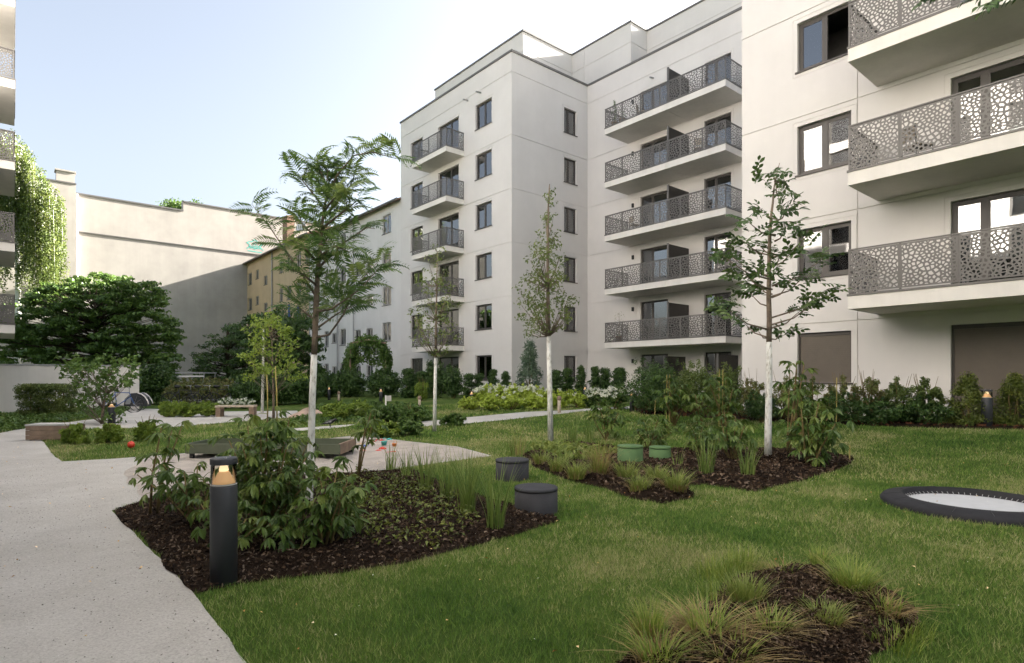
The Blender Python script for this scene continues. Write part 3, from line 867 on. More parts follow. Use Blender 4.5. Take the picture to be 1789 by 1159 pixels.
mb.poly([(20.35, 36.32, EZ - .17), (20.35, 53.0, EZ - .17), (26.4, 53.0, EZ + 2.48), (26.4, 36.32, EZ + 2.48)])
mb.poly([(26.4, 36.32, EZ + 2.6), (26.4, 53.0, EZ + 2.6), (32.5, 53.0, EZ - .05), (32.5, 36.32, EZ - .05)])
mb.poly([(20.35, 36.32, EZ - .17), (20.35, 36.32, EZ - .05), (26.4, 36.32, EZ + 2.6), (26.4, 36.32, EZ + 2.48)])
mb.poly([(20.35, 53.0, EZ - .17), (20.35, 53.0, EZ - .05), (26.4, 53.0, EZ + 2.6), (26.4, 53.0, EZ + 2.48)])
part(old, 'roof', mb, M['roof'])
mb = MB(); mb.tube([(20.3, 36.32, EZ - .1), (20.3, 53.0, EZ - .1)], 0.09, 8); part(old, 'gutter', mb, M['coping'])
yp = YonX(590, 20.65)
mb = MB(); mb.tube([(20.62, yp, EZ - .1), (20.62, yp, 0)], 0.07, 8); part(old, 'downpipe', mb, M['zinc'])
yp2 = YonX(617, 20.65)
mb = MB(); mb.tube([(20.66, yp2, EZ - .1), (20.66, yp2, 0)], 0.04, 8); part(old, 'downpipe', mb, M['zinc'])

bei = thing('old_house', 'beige old house with a red tiled roof between the off-white house and the fire wall', 'building', (20.9, 62, 0))
BZ = 14.75 + ZO
fb = Fac('-X', 20.9)
bcols = [(434, 440), (447, 452), (461, 467), (488, 494), (501, 509), (518, 526), (533, 539)]
wins = []
for j, (a, b) in enumerate(bcols):
    y0, y1 = YonX(b, 20.9), YonX(a, 20.9)
    for i, t in enumerate([13.5, 10.6, 7.7, 4.8, 2.0]):
        if j == 2: t -= 1.0
        wins.append((y0, y1, t + ZO - (1.35 if j not in (1, 2) else 1.0), t + ZO))
mb = MB(); wall_grid(mb, fb, 53.01, 72.29, -.4, BZ, wins, thick=0.2); part(bei, 'wall', mb, M['beige'])
for i, (y0, y1, z0, z1) in enumerate(wins):
    window(bei, fb, y0, y1, z0, z1, (0.5,), d=0.08, fmat='frame_old', surround=False, bar=0.06, curtain=(0.05, 0.95) if i % 3 == 1 else None)
mb = MB()
mb.poly([(20.5, 53.01, BZ - .05), (20.5, 72.28, BZ - .05), (26.6, 72.28, BZ + 2.4), (26.6, 53.01, BZ + 2.4)])
mb.poly([(20.5, 53.01, BZ - .2), (20.5, 72.28, BZ - .2), (26.6, 72.28, BZ + 2.25), (26.6, 53.01, BZ + 2.25)])
mb.poly([(20.5, 53.01, BZ - .2), (20.5, 53.01, BZ - .05), (26.6, 53.01, BZ + 2.4), (26.6, 53.01, BZ + 2.25)])
mb.poly([(26.6, 53.01, BZ + 2.4), (26.6, 72.28, BZ + 2.4), (33, 72.28, BZ - .05), (33, 53.01, BZ - .05)])
part(bei, 'roof', mb, M['roof'])
mb = MB(); mb.tube([(20.44, 53.05, BZ - .12), (20.44, 72.2, BZ - .12)], 0.1, 8); part(bei, 'gutter', mb, M['coping'])
for px in (475, 541):
    yp = YonX(px, 20.8); mb = MB(); mb.tube([(20.8, yp, BZ - .1), (20.8, yp, 0)], 0.07, 8); part(bei, 'downpipe', mb, M['zinc'])
mb = MB(); mb.box(23.7, 24.5, 67.2, 68.7, BZ + .3, 19.4); mb.box(23.64, 24.56, 67.14, 68.76, 19.403, 19.55)
part(bei, 'chimney', mb, M['brick'])
for i, (px, py, d) in enumerate(((509, 393, 67.5), (527, 398, 66))):
    c = P(px, py, d)
    t = thing('satellite_dish', ['round white satellite dish on the beige roof, beside the brick chimney', 'second white satellite dish on the beige roof, farther from the brick chimney'][i], 'satellite dish', c)
    mb = MB(); mb.lathe([(0.02, 0.0), (0.3, 0.03), (0.5, 0.09), (0.62, 0.16), (0.62, 0.18), (0.5, 0.11), (0.02, 0.03)], 20)
    q = Vector((-0.75, -0.55, 0.35)).to_track_quat('Z', 'Y')
    mk('dish', mb.mesh('dish', True), M['dish'], t, (0, 0, 0), q)
    mb = MB(); mb.tube([(0, 0, 0), (0.15, 0.1, -0.2), (0.15, 0.1, -1.5)], 0.04, 6); mk('mast', mb.mesh('mast'), M['zinc'], t)
    mb = MB(); mb.tube([q @ Vector((0, -.6, .15)), q @ Vector((0, -0.05, .6))], 0.025, 5); mk('arm', mb.mesh('arm'), M['zinc'], t)
for px, py in ((505, 541), (521, 543)):
    y = YonX(px, 20.85); z = EYE + (HZ - py) * dist((20.85, y)) / FOC
    mb = MB(); n = 8
    for i in range(n):
        a, b = y - .28 + .56 * i / n, y - .28 + .56 * (i + 1) / n
        mb.quad((20.83 + .02 * (i % 2), a, z - .7), (20.83 + .02 * ((i + 1) % 2), b, z - .75), (20.83 + .02 * ((i + 1) % 2), b, z + .5), (20.83 + .02 * (i % 2), a, z + .5))
    tag(mk('hanging_cloth', mb.mesh('hanging_cloth'), M['bluecloth']), 'dark blue cloth hung over a window of the beige house, ' + ('nearer the fire wall' if px == 505 else 'nearer the off-white house'), 'cloth')

# ---- the fire wall closing the court
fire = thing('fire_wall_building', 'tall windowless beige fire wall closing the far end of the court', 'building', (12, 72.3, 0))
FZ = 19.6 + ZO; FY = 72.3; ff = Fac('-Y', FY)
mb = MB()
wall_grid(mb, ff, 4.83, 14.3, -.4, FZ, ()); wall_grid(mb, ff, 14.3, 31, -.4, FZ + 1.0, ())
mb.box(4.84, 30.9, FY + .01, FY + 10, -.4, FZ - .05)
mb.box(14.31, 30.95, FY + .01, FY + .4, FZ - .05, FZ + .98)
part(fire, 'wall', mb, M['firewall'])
mb = MB(); mb.box(4.83, 14.3, FY - .08, FY + .4, FZ + .003, FZ + .16); mb.box(14.22, 31, FY - .08, FY + .4, FZ + 1.003, FZ + 1.15); mb.box(14.2, 14.296, FY - .08, FY + .4, FZ + .163, FZ + 1.15); part(fire, 'coping', mb, M['coping'])
mb = MB(); mb.box(4.85, 30.5, FY - .09, FY - .003, 15.65, 15.75); part(fire, 'ledge', mb, M['coping'])
mb = MB(); mb.box(-14, 4.82, FY - .6, FY + 8, -.4, 20.35 + ZO); part(fire, 'stair_tower', mb, M['firewall'])
mb = MB(); mb.box(-14, 4.86, FY - .66, FY + 8, 20.353 + ZO, 20.5 + ZO); part(fire, 'coping', mb, M['coping'])
mb = MB(); mb.box(3.3, 4.75, FY - .5, FY + .6, 20.503 + ZO, 21.5 + ZO); mb.box(3.2, 4.85, FY - .6, FY + .7, 21.503 + ZO, 21.65 + ZO); part(fire, 'chimney', mb, M['firewall'])
mb = MB(); mb.tube([(4.95, FY - .1, 0), (4.95, FY - .1, FZ)], .09, 8); part(fire, 'downpipe', mb, M['dish'])
# sprayed sign: a teal crown-like scribble
gc = Vector((21.75, FY - .012, 16.75 + ZO)); mb = MB()
def stroke(pts, w=.09):
    for i in range(len(pts) - 1):
        a = Vector((pts[i][0], 0, pts[i][1])); b = Vector((pts[i + 1][0], 0, pts[i + 1][1])); t = (b - a).normalized(); n = Vector((-t.z, 0, t.x)) * w / 2
        k = Vector((0, -.001 * (i % 3), 0))
        mb.quad(gc + a - n + k, gc + b - n + k, gc + b + n + k, gc + a + n + k)
ring = [(0.75 * math.cos(t * .42) * (1 + .28 * math.sin(t * 2.1)), 0.45 * math.sin(t * .42) * (1 + .28 * math.sin(t * 2.1)) + .3) for t in range(16)]
stroke(ring); stroke([(-.9, -.3), (-.5, .1), (0, -.25), (.5, .15), (.95, -.3)]); stroke([(-.8, -.5), (.8, -.55)]); stroke([(-.25, .1), (0, .55), (.3, .1), (-.25, .1)], .07)
part(fire, 'graffiti', mb, M['teal'])

# ---- the building on the left, of which only a stack of balconies reaches into the picture
left = thing('apartment_block', 'white apartment block at the left edge, of which only a stack of perforated balconies shows', 'building', (-1.8, 10, 0))
fl = Fac('+X', -1.8)
ops = []
for k in range(1, 7):
    for y in (27.7, 20.0, 12.0, 4.0, -4.0): ops += [(y, y + 2.2, F_[k], T_[k]), (y + 3.6, y + 5.0, T_[k] - 1.4, T_[k])]
mb = MB(); LZ = 17.6
wall_grid(mb, fl, -8.0, 33.2, -.4, LZ, ops, [C_[k] for k in range(1, 7)])  # unseen stretch towards the camera lengthened to bounce sunlight into the court
mb.quad((-1.8, 33.2, -.4), (-14, 33.2, -.4), (-14, 33.2, LZ), (-1.8, 33.2, LZ)); mb.quad((-1.8, -8.0, -.4), (-14, -8.0, -.4), (-14, -8.0, LZ), (-1.8, -8.0, LZ)); mb.quad((-14, -8.0, -.4), (-14, 33.2, -.4), (-14, 33.2, LZ), (-14, -8.0, LZ))
mb.quad((-1.8, -8.0, LZ), (-14, -8.0, LZ), (-14, 33.2, LZ), (-1.8, 33.2, LZ))
part(left, 'wall', mb, M['render'])
for (y0, y1, z0, z1) in ops:
    door = z1 - z0 > 2
    window(left, fl, y0, y1, z0, z1, (0.5,), name='balcony_door' if door else 'window', sill=not door)
for k in range(2, 7): balcony(left, fl, 27.5, 31.6, 1.9, F_[k], npan=4)

# ------------------------------------------------------------------ foliage builders
def leaf_cloud(name, clumps, l, w, rng, up=0.35, droop=0.0, fold=0.15):
    """clumps: (centre xyz, radii xyz, count). Leaf-sized faces spread through the volume of each clump."""
    V = []
    for c, r, n in clumps:
        n = int(n)
        d = rng.normal(size=(n, 3)); d /= np.linalg.norm(d, axis=1)[:, None]
        rr = rng.random(n) ** 0.45
        p = np.array(c) + d * rr[:, None] * np.array(r)
        nor = d * 0.6 + rng.normal(size=(n, 3)) * 0.55; nor[:, 2] += up
        nor /= np.linalg.norm(nor, axis=1)[:, None]
        t = rng.normal(size=(n, 3)) + d * 0.8; t[:, 2] -= droop
        t -= nor * (t * nor).sum(1)[:, None]; t /= np.linalg.norm(t, axis=1)[:, None] + 1e-9
        s = np.cross(nor, t)
        L = l * rng.uniform(0.6, 1.25, n)[:, None]; W = w * rng.uniform(0.7, 1.2, n)[:, None]
        lift = nor * L * fold
        V.append(np.stack([p - t * L * .5, p - t * L * .05 + s * W * .5 + lift, p + t * L * .5 - nor * L * .12, p - t * L * .05 - s * W * .5 + lift], 1))
    V = np.concatenate(V).reshape(-1, 3)
    return np_mesh(name, V, np.arange(len(V)).reshape(-1, 4))

def shell_clumps(rng, c, r, n, cr, cnt, zmin=None, full=0.75):
    """many small clumps arranged near the surface of an ellipsoid crown, leaving gaps between them"""
    out = []
    for _ in range(n):
        d = rng.normal(size=3); d /= np.linalg.norm(d)
        k = full + (1 - full) * rng.random() if rng.random() < 0.72 else rng.random() * full
        p = np.array(c) + d * np.array(r) * k
        if zmin is not None and p[2] < zmin: p[2] = zmin + rng.random() * cr
        s = cr * rng.uniform(0.6, 1.4)
        out.append((p, (s, s, s * 0.7), cnt * rng.uniform(0.6, 1.3)))
    return out

def bush(name, label, cat, base, w, h, mat, l=0.06, wd=0.03, n=26, cnt=60, group=None, seed=0, stems=5, shape='round', partname='foliage', twigs=0, up=0.35, depth=None):
    rng = np.random.default_rng(seed + 100)
    r = random.Random(seed)
    t = thing(name, label, cat, base, group)
    cl = []
    dp = depth or w
    if shape == 'round':
        cl = shell_clumps(rng, (0, 0, h * .52), (w / 2, dp / 2, h * .44), n, h * .19, cnt * .8, zmin=h * .08)
        for i in range(max(5, n // 6)):
            a = rng.random() * 6.28; q = rng.random() ** .5 * .42; cl.append(((math.cos(a) * q * w, math.sin(a) * q * dp, h * rng.uniform(.85, 1.12)), (h * .05, h * .05, h * .10), cnt * .35))
    elif shape == 'cone':
        for i in range(n):
            z = rng.random() ** 1.3; a = rng.random() * 6.28; q = (1 - z) ** .7 * rng.uniform(.45, .95)
            cl.append(((math.cos(a) * q * w / 2, math.sin(a) * q * dp / 2, h * (.06 + z * .9)), (w * .15, w * .15, h * .09), cnt))
    elif shape == 'column':
        for i in range(n):
            z = rng.random(); a = rng.random() * 6.28; q = rng.uniform(.2, .85) * (1 - .75 * z ** 1.6)
            cl.append(((math.cos(a) * q * w / 2, math.sin(a) * q * dp / 2, h * (.04 + z * .9)), (w * .24, w * .24, h * .07), cnt))
    elif shape == 'airy':
        for i in range(n):
            a = rng.random() * 6.28; q = rng.random() ** .6; z = rng.uniform(.15, 1) * (1 - .35 * q)
            cl.append(((math.cos(a) * q * w / 2, math.sin(a) * q * dp / 2, h * z), (w * .09, w * .09, h * .09), cnt))
    mk(partname, leaf_cloud(partname, cl, l, wd, rng, up), M[mat], t)
    if stems:
        mb = MB()
        for i in range(stems):
            c = cl[r.randrange(len(cl))][0]
            b = Vector((r.uniform(-.08, .08) * w, r.uniform(-.08, .08) * w, -.04)); e = Vector(c); e.z = max(e.z, h * .45)
            m = b.lerp(e, .5) + Vector((r.uniform(-.08, .08) * w, r.uniform(-.08, .08) * w, .08 * h))
            mb.tube([b, m, e], [.012 + .006 * h, .008 + .004 * h, .004], 5)
        for i in range(twigs):
            a = r.random() * 6.28; q = r.uniform(.2, .5) * w; z = h * r.uniform(.9, 1.15)
            b = Vector((q * .4 * math.cos(a), q * .4 * math.sin(a), h * .4)); e = Vector((q * math.cos(a), q * math.sin(a), z))
            mb.tube([b, b.lerp(e, .5) + Vector((0, 0, .04)), e], [.008, .006, .003], 4)
        mk('stem', mb.mesh('stem', True), M['stem'], t)
    return t

# shared leaf pieces -----------------------------------------------------------
def frond_mesh(seed, L=0.28, pairs=11):
    r = random.Random(seed); mb = MB(); pts = []
    for i in range(8):
        t = i / 7; pts.append(Vector((L * t, 0, 0.10 * L * math.sin(t * 2.2) * 2 - 0.42 * L * t * t)))
    mb.tube(pts, [0.0022 - 0.0014 * i / 7 for i in range(8)], 3, cap=False)
    for i in range(pairs):
        t = 0.16 + 0.82 * i / (pairs - 1); k = min(6, int(t * 7)); p = pts[k].lerp(pts[k + 1], t * 7 - k)
        ll = L * 0.30 * (0.55 + 0.75 * math.sin(math.pi * (0.18 + 0.74 * t))) * r.uniform(.9, 1.1); w = ll * .21
        for s in (-1, 1):
            a = Vector((0.45 + .3 * t, s * 0.85, -0.28 + r.uniform(-.12, .1))).normalized()
            sd = Vector((1, -s * .35, 0)).normalized() * w / 2
            n = len(mb.v); m = p + a * ll * .5 + Vector((0, 0, .012))
            mb.v += [tuple(p), tuple(m - sd), tuple(p + a * ll), tuple(m + sd)]; mb.f.append((n, n + 1, n + 2, n + 3))
    return mb.mesh('frond')
FROND = [frond_mesh(s) for s in (1, 2, 3)]
for m_ in FROND: m_.materials.append(M['frond'])

def oval_leaf(mb, p, a, side, up, L, W, fold=.12, droop=.15):
    """a leaf with a midrib fold and a drooping tip"""
    n = len(mb.v)
    q = [p, p + a * L * .3 + side * W * .42 + up * W * fold, p + a * L * .65 + side * W * .5 + up * (W * fold - L * droop * .3), p + a * L - up * L * droop,
         p + a * L * .65 - side * W * .5 + up * (W * fold - L * droop * .3), p + a * L * .3 - side * W * .42 + up * W * fold, p + a * L * .5 - up * L * droop * .2]
    mb.v += [tuple(x) for x in q]
    for f in ((0, 1, 6), (1, 2, 6), (2, 3, 6), (3, 4, 6), (4, 5, 6), (5, 0, 6)): mb.f.append(tuple(n + i for i in f))

def spray_mesh(seed, L=0.30, n=9, leaf=.095):
    r = random.Random(seed); mb = MB(); pts = [Vector((L * t, 0.02 * math.sin(t * 5 + seed), -.10 * L * t * t)) for t in (0, .25, .5, .75, 1)]
    mb.tube(pts, [.004, .0035, .003, .002, .001], 4, cap=False)
    for i in range(n):
        t = .12 + .88 * i / (n - 1); k = min(3, int(t * 4)); p = pts[k].lerp(pts[k + 1], t * 4 - k)
        s = 1 if i % 2 else -1
        if i == n - 1: s = 0
        a = Vector((.75, s * .75 + r.uniform(-.1, .1), -.25 + r.uniform(-.25, .15))).normalized()
        up = (Vector((0, 0, 1)) + Vector((r.uniform(-.4, .4), r.uniform(-.4, .4), 0))).normalized(); side = a.cross(up).normalized()
        oval_leaf(mb, p, a, side, up, leaf * r.uniform(.8, 1.15), leaf * .46)
    return mb.mesh('leaf_spray')
SPRAY = [spray_mesh(s) for s in (1, 2, 3, 4)]
for m_ in SPRAY: m_.materials.append(M['spray'])

def compound_leaf(seed, L=.13):
    """a long stalked leaf of five to seven drooping leaflets"""
    r = random.Random(seed); mb = MB()
    st = [Vector((0, 0, 0)), Vector((.06, 0, .035)), Vector((.13, 0, .045))]
    mb.tube(st, [.004, .003, .0025], 4, cap=False)
    for k, ang in enumerate((-1.5, -.8, -.25, .25, .85, 1.5)):
        ang += r.uniform(-.3, .3)
        a = Vector((math.cos(ang), math.sin(ang), -.55 + r.uniform(-.3, .2))).normalized()
        up = Vector((0, 0, 1)); up = (up - a * up.dot(a)).normalized(); side = a.cross(up)
        oval_leaf(mb, st[2], a, side, up, L * r.uniform(.6, 1.2), L * .33, .18, r.uniform(.1, .5))
    return mb.mesh('leaf')
CLEAF = [compound_leaf(s) for s in (1, 2, 3, 4)]
for m_ in CLEAF: m_.materials.append(M['peony'])

def orient(d, roll=0.0):
    """rotation that lays local +X along d while keeping +Z upward"""
    d = Vector(d).normalized(); z = Vector((0, 0, 1)); z = z - d * z.dot(d)
    if z.length < .05: z = Vector((1, 0, 0))
    z.normalize(); y = z.cross(d)
    q = Matrix((d, y, z)).transposed().to_quaternion()
    return q @ Quaternion((1, 0, 0), roll)

def px_path(pts, d):
    return [P(p[0], p[1], d + (p[2] if len(p) > 2 else 0)) for p in pts]

def wiggle(pts, r, a):
    out = []
    for i in range(len(pts) - 1):
        out.append(pts[i]); out.append(pts[i].lerp(pts[i + 1], .5) + Vector((r.uniform(-a, a), r.uniform(-a, a), r.uniform(-a, a))))
    out.append(pts[-1]); return out

# ------------------------------------------------------------------ young trees on the lawn
# the locust-like tree in the first bed
def tree_fronds():
    r = random.Random(5)
    b = G(539, 888); d = dist(b)
    t = thing('young_tree', 'slender young tree with feathery leaves and white painted trunk in the front bed', 'tree', b)
    tr = [(539, 892), (541, 830), (544, 760), (549, 620), (552, 540), (555, 470), (562, 400), (571, 340), (573, 295)]
    rad = [.046, .042, .038, .034, .032, .026, .019, .012, .005]
    pts = [p - b for p in px_path(tr, d)]
    mb = MB(); mb.tube(wiggle(pts[:4], r, .004), [.046, .044, .042, .040, .038, .036, .034], 10); mk('painted_trunk', mb.mesh('painted_trunk', True), M['white_paint'], t)
    mb = MB(); mb.tube(wiggle(pts[3:], r, .008), [.033, .033, .032, .029, .026, .022, .019, .015, .011, .008, .004], 8)
    BR = [[(553, 520), (520, 468, .05), (500, 440, .1), (470, 395, .12), (440, 357, .15)], [(552, 590), (575, 585, -.1), (600, 550, -.2), (622, 500, -.25), (660, 458, -.3)],
          [(555, 470), (600, 425, .2), (640, 398, .3), (655, 400, .3)], [(571, 345), (590, 305, -.05), (618, 272, -.1), (650, 266, -.12), (698, 279, -.15)],
          [(552, 545), (580, 540, -.3), (630, 505, -.45), (668, 462, -.5)], [(554, 500), (530, 480, -.2), (508, 470, -.3)], [(560, 420), (530, 395, .3), (520, 370, .35)],
          [(562, 400), (600, 370, -.25), (625, 350, -.3)], [(568, 365), (540, 330, .1), (520, 305, .15)], [(573, 330), (560, 300, .05), (545, 285, .1)],
          [(551, 560), (525, 540, .25), (515, 525, .3)], [(552, 575), (590, 548, .35), (630, 528, .5)], [(566, 380), (610, 330, .1), (620, 305, .1)], [(555, 450), (585, 430, -.4), (610, 440, -.5)],
          [(553, 530), (565, 520, .5), (590, 500, .7)], [(558, 440), (575, 410, .5), (585, 390, .7)], [(571, 350), (575, 315, .25), (600, 300, .3)],
          [(555, 460), (530, 430, -.3), (540, 440, -.4)], [(566, 370), (585, 345, -.35), (600, 340, -.4)]]
    n = 0
    for bi, br in enumerate(BR):
        bp = [p - b for p in px_path(br, d)]
        m = len(bp)
        mb.tube(bp, [.014 * (1 - .8 * i / (m - 1)) for i in range(m)], 6)
        L = [0]
        for i in range(m - 1): L.append(L[-1] + (bp[i + 1] - bp[i]).length)
        cnt = int(7 + L[-1] * 6.5)
        for k in range(cnt):
            u = L[-1] * (1 - .72 * (k / cnt)); i = max(j for j in range(m - 1) if L[j] <= u)
            p = bp[i].lerp(bp[i + 1], (u - L[i]) / max(1e-6, L[i + 1] - L[i])); ax = (bp[i + 1] - bp[i]).normalized()
            a = k * 2.4 + bi; o = Vector((math.cos(a), math.sin(a), r.uniform(-.3, 1.0)))
            dr = (o * .95 + ax * .5).normalized()
            mk('frond', FROND[r.randrange(3)], None, t, p, orient(dr, r.uniform(-.9, .9)), (r.uniform(.8, 1.2),) * 3); n += 1
    for k in range(64):
        z = r.uniform(.0, 1); i = 4 + int(z * 3.99); p = pts[i].lerp(pts[min(i + 1, 8)], r.random()); a = k * 2.4
        mk('frond', FROND[r.randrange(3)], None, t, p, orient((math.cos(a), math.sin(a), r.uniform(0, .9)), r.uniform(-.7, .7)), (r.uniform(.7, 1.1),) * 3); n += 1
    for k in range(8):
        a = k * .8; mk('frond', FROND[k % 3], None, t, pts[-1], orient((math.cos(a), math.sin(a), .5), 0), (.8, .8, .8)); n += 1
    mk('trunk', mb.mesh('trunk', True), M['bark'], t)
tree_fronds()

def tree_sprays():
    r = random.Random(8)
    b = G(1342, 806); d = dist(b)
    t = thing('young_tree', 'white-trunked young tree with tiers of dark oval leaves before the near block', 'tree', b)
    tr = [(1342, 808), (1343, 700), (1343.5, 598), (1343, 520), (1344, 450), (1347, 380), (1352, 330), (1362, 285)]
    pts = [p - b for p in px_path(tr, d)]
    mb = MB(); mb.tube(wiggle(pts[:3], r, .005), [.060, .056, .052, .049, .047], 10); mk('painted_trunk', mb.mesh('painted_trunk', True), M['white_paint'], t)
    mb = MB(); mb.tube(wiggle(pts[2:], r, .008), [.046, .043, .040, .037, .033, .028, .022, .018, .013, .009, .005], 8)
    CL = [(120, 930, 85, 60), (280, 850, 80, 50), (330, 1080, 55, 35), (235, 725, 80, 50), (160, 620, 60, 35), (260, 405, 55, 45), (225, 520, 50, 20), (330, 545, 90, 60), (370, 345, 50, 30), (440, 190, 80, 70),
          (420, 120, 110, 30), (520, 320, 90, 40), (500, 450, 95, 50), (640, 495, 90, 30), (470, 610, 60, 50), (545, 585, 60, 30), (725, 640, 100, 35), (620, 745, 85, 35), (520, 790, 80, 35), (700, 890, 120, 45), (770, 820, 60, 30),
          (600, 950, 80, 35), (480, 1095, 60, 18), (430, 700, 60, 50), (330, 790, 85, 45), (230, 1020, 60, 25), (110, 620, 50, 30), (480, 250, 90, 30), (300, 680, 70, 40), (390, 450, 40, 30)]
    tops = lambda y: pts[2].lerp(pts[7], min(1, max(0, (598 - y) / 313.0)))
    n = 0
    for ci, (x, y, rx, ry) in enumerate(CL):
        px, py = 1230 + x / 3.511, 270 + y / 3.511; rx /= 3.511; ry /= 3.511
        dz = r.uniform(-.9, .9) * (1 if abs(px - 1343) < 60 else .7)
        e = P(px, py, d + dz) - b
        hd = abs(px - 1343); y0 = min(592, py + hd * .38 + 12)
        s = tops(y0); m = s.lerp(e, .5) + Vector((0, 0, -.05 - .0005 * hd))
        mb.tube([s, m, e], [.016, .011, .004], 6)
        k = max(4, min(12, int(rx * ry / 34)))
        for i in range(k):
            a = r.random() * 6.28; q = r.random() ** .5
            o = P(px + rx * q * math.cos(a), py + ry * q * math.sin(a), d + dz + r.uniform(-.25, .25)) - b
            ax = (e - s).normalized() + Vector((r.uniform(-.9, .9), r.uniform(-.9, .9), r.uniform(-.5, .45)))
            mk('leaf_spray', SPRAY[r.randrange(4)], None, t, o - ax.normalized() * .15, orient(ax, r.uniform(-1.1, 1.1)), (r.uniform(.9, 1.3),) * 3); n += 1
    mk('trunk', mb.mesh('trunk', True), M['bark'], t)
tree_sprays()

def tree_clumps(label, trunk_px, painted_to, rad, CL, ox, oy, sc, mat, l, w, dens, seed, depth=.5, stake=None, group=None, name='young_tree', up=.35):
    """trunk plus a crown of small leaves in clumps measured from the photograph"""
    r = random.Random(seed); rng = np.random.default_rng(seed)
    b = G(*trunk_px[0]); d = dist(b)
    t = thing(name, label, 'tree', b, group)
    pts = [p - b for p in px_path(trunk_px, d)]
    n = len(pts)
    rr = [rad * (1 - .85 * i / (n - 1)) for i in range(n)]
    if painted_to:
        mb = MB(); mb.tube(pts[:painted_to + 1], rr[:painted_to + 1], 9); mk('painted_trunk', mb.mesh('painted_trunk', True), M['white_paint'], t)
    mb = MB(); mb.tube(pts[painted_to:], [x * .98 for x in rr[painted_to:]], 7)
    cl = []
    ys = [p[1] for p in trunk_px]
    for x, y, rx, ry in CL:
        px, py = ox + x / sc, oy + y / sc; rx /= sc; ry /= sc
        m = max(3, int(rx * ry / 34))
        for i in range(m):
            a = r.random() * 6.28; q = r.random() ** .5
            X = px + rx * q * math.cos(a); Y = py + ry * q * math.sin(a); dd = d + r.uniform(-1, 1) * depth * min(1.0, rx / 14)
            c = P(X, Y, dd) - b
            s = 5.5 * d / FOC
            cl.append((c, (s * 2.0, s * 2.0, s * 1.7), dens * .55))
            if i % 2 == 0:
                yb = Y + abs(X - trunk_px[-1][0]) * .9 + 10
                j = min(range(n), key=lambda k: abs(ys[k] - yb)); j = max(j, painted_to)
                s0 = pts[j]
                mb.tube([s0, s0.lerp(c, .5) + Vector((0, 0, -.04)), c], [rad * .22, rad * .15, .003], 4)
    mk('trunk', mb.mesh('trunk', True), M['bark'], t)
    mk('crown', leaf_cloud('crown', cl, l, w, rng, up), M[mat], t)
    return t, b, d

T2 = [(900, 50, 35, 50), (890, 160, 38, 60), (885, 260, 65, 45), (885, 330, 80, 40), (840, 400, 80, 40), (930, 420, 70, 50), (860, 500, 110, 50), (770, 560, 60, 50), (950, 530, 60, 60), (880, 620, 110, 60),
      (760, 650, 60, 50), (1000, 640, 55, 40), (820, 720, 100, 50), (950, 720, 70, 60), (780, 790, 50, 40), (960, 780, 40, 30), (870, 800, 60, 30)]
tree_clumps('narrow columnar young tree with grey-green leaves, white-trunked, before the corner of the wing', [(962, 779), (960.5, 680), (958.5, 588), (957, 500), (957, 420), (958, 360), (960, 322)], 2, .062, T2, 680, 330, 3.22, 'leaf_olive', .085, .038, 24, 21, .6)
T3 = [(270, 345, 45, 35), (250, 400, 50, 30), (255, 470, 70, 40), (230, 540, 70, 60), (300, 560, 60, 60), (210, 640, 60, 40), (330, 640, 60, 50), (250, 700, 110, 50), (330, 740, 70, 60), (200, 760, 60, 50), (230, 840, 100, 50), (330, 830, 60, 50), (290, 900, 70, 25), (150, 690, 40, 30), (250, 920, 50, 20)]
tree_clumps('thin white-trunked young tree with sparse dull leaves before the balconies of the wing', [(759, 754), (760, 690), (761, 625), (762, 560), (763, 500), (764, 440)], 2, .055, T3, 680, 330, 3.22, 'leaf_olive', .095, .042, 15, 22, .7)
T5 = [(300, 200, 120, 60), (380, 180, 100, 60), (250, 290, 100, 60), (400, 290, 110, 60), (500, 400, 100, 50), (300, 400, 120, 60), (220, 500, 100, 50), (300, 560, 100, 50), (450, 520, 110, 50), (540, 580, 80, 40), (480, 640, 110, 40), (560, 660, 90, 40), (280, 620, 80, 40), (160, 490, 50, 30), (360, 640, 80, 40), (140, 680, 60, 50)]
t5, b5, d5 = tree_clumps('bright yellow-green multi-stemmed young tree behind the large shrub of the front bed', [(478, 732), (478, 690), (476, 640), (475, 590), (474, 550)], 0, .05, T5, 400, 520, 4.828, 'leaf_bright', .14, .07, 26, 23, .8)
for px0, px1, py0, py1, m in ((457, 459, 705, 600, 'white_paint'), (446, 449, 712, 640, 'cane'), (468, 466, 722, 600, 'cane'), (484, 482, 722, 640, 'cane')):
    pass
mb = MB(); mb.tube([P(458, 722, d5 + .6) - b5, P(459.5, 650, d5 + .6) - b5, P(460, 575, d5 + .6) - b5], [.05, .045, .03], 7); mk('painted_trunk', mb.mesh('painted_trunk', True), M['white_paint'], t5)
# canes tied up around it
for i, (x0, x1, y0, y1) in enumerate(((467, 466, 738, 655), (484, 481, 738, 640))):
    g = G(x0, y0); e = P(x1, y1, dist(g)); mb = MB(); mb.tube([(0, 0, -.05), tuple((e - g) * .5 + Vector((.02, 0, 0))), tuple(e - g)], [.022, .02, .016], 6)
    tag(mk('support_cane', mb.mesh('support_cane', True), M['cane'], None, g), ['yellow support cane at the left of the young yellow-green tree', 'yellow support cane at the right of the young yellow-green tree'][i], 'cane', 'canes supporting the young tree')

